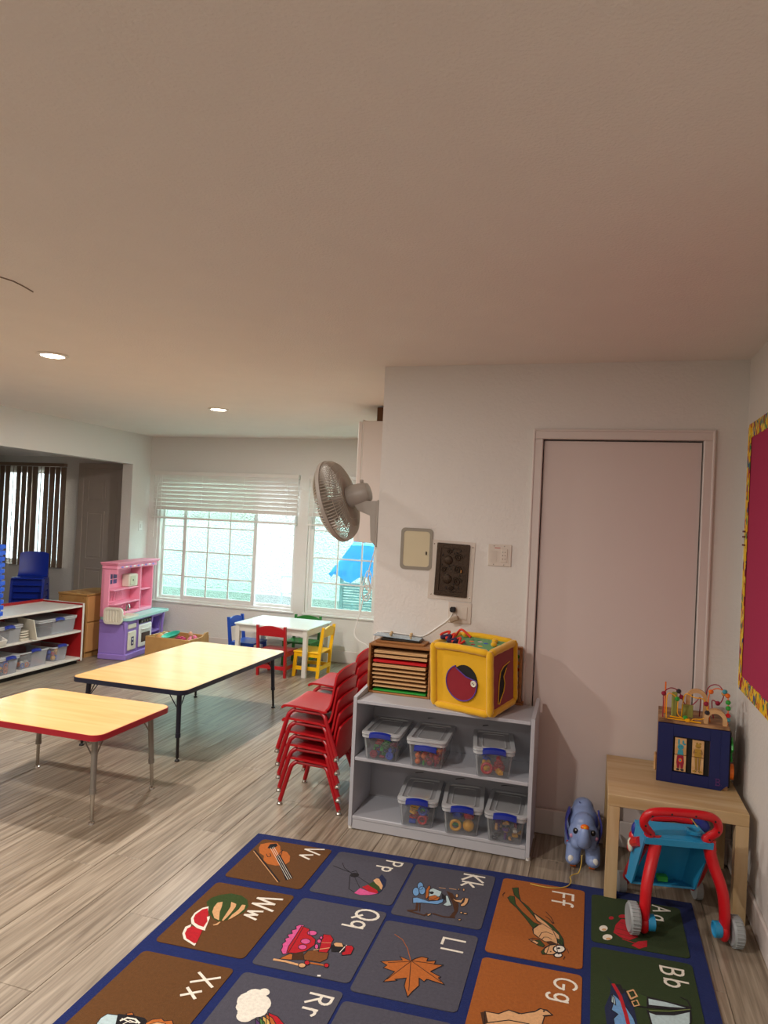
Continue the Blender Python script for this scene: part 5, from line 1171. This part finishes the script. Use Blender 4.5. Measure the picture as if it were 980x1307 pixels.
draw((0, 1), 'watermelon_picture', [('g', 'p', 'w', [(255, 120), (330, 60), (450, 20), (600, 3), (740, 30), (825, 90), (838, 180), (780, 260), (660, 320), (540, 372), (425, 388), (350, 355), (290, 270)]),
    ('t', 'p', 'w', [(410, 130), (480, 120), (470, 180), (440, 260), (430, 375), (365, 345), (335, 260), (360, 190)]), ('t', 'p', 'w', [(600, 120), (670, 150), (660, 190), (600, 270), (545, 330), (490, 382), (470, 375), (540, 270), (590, 190)]),
    ('t', 'p', 'w', [(750, 160), (800, 165), (780, 220), (700, 290), (600, 350), (555, 368), (610, 300), (700, 230)]), ('t', 'p', 'w', [(345, 440), (390, 425), (440, 395), (450, 402), (410, 440), (355, 448)]),
    ('w', 'p', 'w', [(285, 185), (200, 205), (90, 275), (40, 350), (45, 420), (130, 490), (235, 520), (242, 490), (300, 350), (300, 320), (270, 330)]), ('r', 'p', 'w', [(275, 210), (200, 225), (100, 300), (75, 350), (90, 410), (150, 450), (215, 470), (270, 390), (262, 340), (280, 300)]),
    ('w', 'p', 'w', [(45, 432), (-40, 470), (-80, 560), (-60, 640), (90, 735), (110, 700), (0, 610), (30, 480)]), ('r', 'p', 'w', [(60, 460), (-10, 490), (-45, 560), (-25, 630), (85, 700), (120, 690), (200, 515), (120, 485)])])
draw((1, 0), 'parachute_picture', [('k', 'l', '4', [(707, 187), (772, 212)], .003), ('k', 'l', '4', [(740, 176), (748, 195), (776, 216)], .003), ('k', 'c', '4', (785, 221, 16, 8)), ('k', 'l', '4', [(768, 222), (764, 272), (790, 288)], .0022), ('k', 'l', '4', [(785, 228), (808, 276)], .0022), ('k', 'l', '4', [(796, 226), (850, 262)], .0022), ('k', 'l', '4', [(775, 210), (790, 205), (802, 222)], .0022),
    ('v', 'p', '4', [(872, 234), (886, 218), (902, 240), (898, 262), (884, 280), (870, 292)]), ('t', 'p', '4', [(854, 241), (866, 234), (876, 236), (889, 262), (884, 276), (870, 262)]), ('g', 'p', '4', [(836, 256), (854, 246), (876, 264), (882, 280), (862, 282)]), ('r', 'p', '4', [(812, 266), (834, 258), (868, 278), (872, 288), (850, 290)]), ('p', 'p', '4', [(784, 288), (806, 270), (840, 284), (868, 290), (842, 295), (805, 295)])])
draw((1, 1), 'queen_picture', [('p', 'p', 'q', [(290, 90), (340, 100), (250, 260), (150, 420), (95, 425), (75, 380), (95, 340), (90, 310), (130, 280), (120, 250), (165, 235), (150, 205), (205, 190), (195, 155), (250, 140), (245, 110)]), ('r', 'p', 'q', [(310, 105), (400, 140), (400, 200), (470, 260), (460, 320), (360, 390), (240, 415), (140, 410), (160, 340), (240, 220)]),
    ('p', 'c', 'q', (430, 185, 55, 28)), ('p', 'c', 'q', (355, 280, 55, 30)), ('p', 'c', 'q', (320, 345, 48, 28)), ('n', 'p', 'q', [(380, 390), (450, 380), (620, 410), (600, 480), (520, 520), (340, 490), (330, 440)]), ('d', 'p', 'q', [(210, 420), (330, 400), (340, 490), (200, 490)]), ('o', 'p', 'q', [(90, 460), (180, 420), (210, 430), (200, 490), (60, 480)]),
    ('r', 'p', 'q', [(560, 200), (640, 210), (675, 260), (650, 300), (640, 350), (600, 410), (500, 400), (530, 300)]), ('p', 'c', 'q', (480, 340, 22, 28)), ('p', 'c', 'q', (510, 280, 24, 22)), ('p', 'c', 'q', (535, 240, 20, 16)), ('t', 'l', 'q', [(540, 295), (650, 300)], .002), ('t', 'l', 'q', [(450, 380), (625, 355)], .004),
    ('k', 'p', 'q', [(640, 330), (700, 310), (800, 320), (800, 400), (650, 400)]), ('t', 'p', 'q', [(670, 310), (700, 292), (770, 300), (790, 345), (730, 345), (690, 340)]), ('r', 'p', 'q', [(810, 330), (880, 330), (905, 360), (870, 430), (770, 440), (765, 410), (800, 395)]), ('w', 'l', 'q', [(820, 325), (745, 405)], .003), ('t', 'l', 'q', [(0, 488), (130, 510), (270, 548)], .010), ('o', 'l', 'q', [(400, 525), (560, 552)], .008), ('t', 'c', 'q', (315, 555, 42, 26)), ('r', 'c', 'q', (372, 525, 30, 26)), ('r', 'c', 'q', (592, 555, 28, 24))])
draw((2, 0), 'kite_picture', [('b', 'c', 'k', (235, 185, 34, 42)), ('b', 'c', 'k', (185, 250, 38, 48)), ('b', 'c', 'k', (255, 235, 38, 46)), ('b', 'p', 'k', [(150, 320), (200, 315), (330, 360), (440, 350), (500, 330), (490, 370), (430, 395), (250, 375), (150, 380)]), ('o', 'p', 'k', [(290, 320), (300, 230), (330, 180), (350, 190), (330, 300), (310, 330)]), ('l', 'p', 'k', [(330, 230), (380, 210), (480, 250), (460, 300), (380, 340), (330, 320)]), ('k', 'c', 'k', (365, 262, 24, 16)), ('o', 'p', 'k', [(320, 310), (400, 290), (460, 320), (430, 350), (330, 345)]),
    ('l', 'p', 'k', [(520, 290), (550, 300), (575, 370), (590, 405), (540, 415), (490, 400), (530, 370)]), ('k', 'p', 'k', [(480, 270), (520, 300), (515, 345), (480, 330)]), ('d', 'p', 'k', [(530, 240), (600, 270), (640, 330), (670, 400), (660, 470), (620, 540), (560, 540), (620, 470), (600, 380), (570, 320)]), ('d', 'l', 'k', [(200, 380), (190, 460), (95, 465)], .010), ('d', 'l', 'k', [(110, 470), (280, 520), (310, 500)], .008), ('d', 'l', 'k', [(380, 500), (500, 535), (620, 545)], .008), ('d', 'l', 'k', [(230, 385), (225, 470)], .005),
    ('t', 'p', 'k', [(590, 320), (640, 345), (700, 345), (720, 320), (730, 330), (700, 380), (630, 360)]), ('t', 'p', 'k', [(740, 320), (785, 330), (770, 380), (740, 410), (700, 420), (690, 400), (730, 370)]), ('t', 'c', 'k', (650, 298, 15, 20)), ('t', 'l', 'k', [(450, 205), (520, 215)], .003), ('t', 'l', 'k', [(565, 215), (640, 225)], .003), ('t', 'c', 'k', (728, 230, 12, 14)), ('t', 'c', 'k', (672, 225, 10, 8)), ('t', 'p', 'k', [(310, 515), (360, 495), (355, 510), (320, 530)]), ('t', 'c', 'k', (700, 490, 14, 10)), ('t', 'c', 'k', (745, 500, 22, 9)), ('t', 'c', 'k', (680, 570, 16, 8))])
lf = [(258, 448), (215, 430), (225, 445), (140, 450), (165, 465), (150, 475), (195, 490), (150, 530), (205, 525), (195, 520), (240, 515), (232, 545), (245, 590), (262, 570), (290, 545), (290, 515), (310, 530), (320, 520), (390, 542), (365, 515), (375, 512), (335, 490), (385, 465), (350, 462), (355, 448), (320, 450), (325, 438), (300, 432), (275, 440)]
draw((2, 1), 'maple_leaf_picture', [('o', 'p', '5', lf), ('k', 'l', '5', [(258, 450), (250, 565)], .0022), ('k', 'l', '5', [(258, 450), (165, 520)], .002), ('k', 'l', '5', [(258, 450), (170, 455)], .002), ('k', 'l', '5', [(262, 450), (375, 530)], .002), ('k', 'l', '5', [(262, 448), (360, 462)], .002), ('o', 'l', '5', [(195, 345), (225, 365), (245, 400), (258, 450)], .0022)])
draw((3, 0), 'frog_picture', [('g', 'p', 'f', [(135, 130), (210, 125), (215, 200), (240, 290), (330, 360), (400, 440), (520, 520), (640, 600), (720, 690), (770, 770), (780, 850), (740, 870), (640, 660), (450, 540), (330, 400), (215, 270), (160, 220)]), ('g', 'p', 'f', [(75, 250), (110, 228), (160, 235), (175, 330), (250, 420), (350, 510), (400, 560), (470, 590), (400, 640), (360, 590), (300, 510), (190, 380), (110, 310)]),
    ('t', 'p', 'f', [(400, 445), (470, 500), (560, 570), (640, 650), (720, 720), (740, 850), (640, 810), (540, 800), (450, 740), (400, 700), (395, 640), (440, 600), (500, 585), (440, 540)]), ('k', 'l', 'f', [(385, 640), (400, 700), (450, 745)], .003), ('k', 'l', 'f', [(470, 740), (500, 690), (560, 680), (645, 715)], .0028), ('k', 'l', 'f', [(500, 780), (530, 745), (580, 745), (625, 775)], .0028),
    ('g', 'p', 'f', [(690, 760), (750, 790), (770, 850), (700, 820)]), ('g', 'p', 'f', [(480, 780), (540, 850), (520, 870), (460, 850), (370, 790)]), ('t', 'p', 'f', [(340, 770), (420, 790), (470, 820), (440, 835), (380, 805)]), ('k', 'l', 'f', [(340, 775), (390, 760), (470, 770)], .003), ('g', 'p', 'f', [(495, 930), (540, 880), (600, 850), (560, 960), (510, 960)]),
    ('t', 'p', 'f', [(540, 890), (600, 850), (680, 840), (700, 930), (640, 965), (560, 960), (530, 930)]), ('d', 'p', 'f', [(560, 800), (620, 795), (690, 830), (600, 840), (570, 820)]), ('k', 'l', 'f', [(540, 880), (600, 845), (700, 830)], .003), ('k', 'c', 'f', (720, 895, 82, 52)), ('w', 'c', 'f', (722, 895, 70, 43)), ('k', 'c', 'f', (715, 886, 20, 12)), ('k', 'c', 'f', (705, 972, 58, 32)), ('w', 'c', 'f', (708, 974, 48, 25)), ('k', 'c', 'f', (715, 955, 14, 9)), ('k', 'c', 'f', (615, 928, 9, 7)),
    ('k', 'l', 'f', [(555, 430), (620, 500), (655, 575), (625, 560)], .0022), ('k', 'l', 'f', [(550, 490), (600, 520), (640, 580)], .002), ('k', 'l', 'f', [(815, 890), (840, 945)], .002), ('k', 'l', 'f', [(790, 990), (775, 1025)], .002), ('k', 'l', 'f', [(40, 185), (15, 215), (20, 235)], .002)])
draw((3, 1), 'goose_picture', [('t', 'p', '5', [(548, 645), (600, 655), (640, 640), (680, 655), (740, 648), (760, 635), (790, 640), (812, 660), (780, 665), (770, 700), (740, 760), (620, 770), (545, 720)]), ('k', 'l', '5', [(548, 645), (600, 655), (640, 640), (690, 655), (745, 645), (765, 635), (790, 643), (812, 660), (775, 663)], .0035), ('d', 'p', '5', [(530, 650), (550, 645), (560, 690), (540, 700)]), ('k', 'c', '5', (778, 645, 4, 3)), ('k', 'l', '5', [(560, 690), (640, 680), (720, 695)], .003)])
draw((4, 0), 'apple_core_picture', [('r', 'c', '6', (280, 250, 11, 7)), ('r', 'c', '6', (330, 243, 17, 8)), ('r', 'p', '6', [(325, 255), (370, 262), (375, 300), (400, 335), (360, 350), (320, 335), (290, 315), (300, 280)]), ('r', 'p', '6', [(370, 372), (400, 355), (440, 352), (440, 378), (405, 388)]), ('d', 'l', '6', [(320, 270), (385, 300)], .002), ('d', 'l', '6', [(300, 295), (390, 320)], .002), ('d', 'l', '6', [(305, 318), (380, 338)], .002),
    ('w', 'c', '6', (245, 297, 19, 13)), ('w', 'c', '6', (263, 337, 22, 13)), ('t', 'c', '6', (248, 303, 10, 5)), ('t', 'c', '6', (268, 344, 12, 5)), ('r', 'l', '6', [(330, 345), (380, 362), (430, 372)], .004)])
draw((4, 1), 'sailboat_picture', [('v', 'p', '6', [(262, 510), (280, 545), (275, 590), (250, 650), (262, 740), (330, 760), (400, 740), (380, 640), (350, 590), (325, 560), (285, 545)]), ('b', 'p', '6', [(285, 590), (300, 600), (340, 640), (380, 700), (400, 760), (300, 760), (290, 700), (310, 680), (280, 660), (290, 630)]), ('l', 'p', '6', [(282, 592), (295, 605), (300, 640), (280, 625)]), ('r', 'l', '6', [(290, 548), (320, 600), (345, 680), (365, 760)], .012), ('k', 'p', '6', [(300, 545), (322, 548), (340, 585), (325, 590)]),
    ('k', 'l', '6', [(340, 570), (372, 640), (440, 650), (600, 660)], .006), ('g', 'p', '6', [(380, 580), (440, 600), (440, 650), (390, 640)]), ('t', 'l', '6', [(352, 580), (378, 572), (395, 600), (368, 612), (352, 580)], .006), ('t', 'l', '6', [(372, 625), (395, 618), (405, 640), (382, 645), (372, 625)], .004),
    ('k', 'p', '6', [(438, 605), (445, 602), (640, 650), (632, 664), (440, 652)]), ('l', 'p', '6', [(444, 610), (530, 628), (625, 655), (540, 650), (446, 640)]), ('k', 'p', '6', [(436, 660), (470, 672), (560, 672), (636, 660), (640, 700), (625, 780), (470, 780), (450, 700)]), ('l', 'p', '6', [(446, 672), (480, 684), (560, 686), (632, 670), (632, 720), (610, 780), (480, 780), (460, 720)]), ('a', 'l', '6', [(450, 664), (540, 668), (630, 660)], .003), ('k', 'l', '6', [(590, 605), (620, 620), (635, 650)], .004)])
draw((0, 2), 'xray_picture', [('l', 'p', 'x', [(100, 225), (115, 205), (140, 190), (180, 195), (165, 260), (90, 260)]), ('k', 'p', 'x', [(180, 190), (235, 195), (280, 205), (290, 215), (270, 262), (165, 262)]), ('w', 'l', 'x', [(190, 215), (215, 205), (245, 210), (260, 225)], .006), ('w', 'l', 'x', [(200, 228), (225, 215), (250, 225)], .003), ('w', 'l', 'x', [(195, 208), (225, 222), (262, 222)], .003), ('o', 'p', 'x', [(210, 190), (235, 185), (240, 195), (215, 196)]), ('o', 'p', 'x', [(285, 225), (310, 212), (345, 208), (355, 218), (385, 215), (390, 232), (360, 262), (280, 262)]), ('t', 'p', 'x', [(300, 230), (330, 222), (360, 228), (350, 262), (300, 262)])])
draw((1, 2), 'cloud_rainbow_picture', [('r', 'p', 'x', [(750, 185), (785, 200), (815, 235), (800, 262), (760, 262)]), ('o', 'p', 'x', [(740, 190), (765, 205), (785, 240), (770, 262), (745, 262)]), ('y', 'p', 'x', [(728, 198), (750, 212), (765, 240), (755, 262), (730, 262)]), ('G', 'p', 'x', [(715, 203), (735, 220), (745, 262), (722, 262)]), ('u', 'p', 'x', [(700, 208), (718, 225), (728, 262), (705, 262)]),
    ('w', 'c', 'x', (685, 145, 55, 38)), ('w', 'c', 'x', (700, 128, 42, 32)), ('w', 'c', 'x', (735, 108, 20, 14)), ('w', 'c', 'x', (722, 150, 38, 32)), ('w', 'c', 'x', (660, 165, 34, 22)), ('w', 'c', 'x', (660, 200, 32, 22)), ('w', 'c', 'x', (705, 175, 42, 28)), ('w', 'c', 'x', (672, 185, 40, 30))])
tag(B().box(-.006, .006, -.004, .004, 0, .001).build('paper_scrap', M['white'], None, 0, (*surveyed(407, 1246, .0113), .0125), (0, 0, .3)), 'tiny white paper scrap on the charcoal square beside the queen picture', 'scrap')
# wall lavender box behind the chair stacks
tag(B().box(-.16, .16, -.10, .10, 0, .20, .01).box(-.165, .165, -.105, .105, .20, .215, .006).build('storage_box', mat('pale_lilac_plastic', 'c9b8cc', .4), None, 30, (-1.86, 6.0, 0)), 'pale lilac lidded box on the floor behind the red chair stacks', 'box')
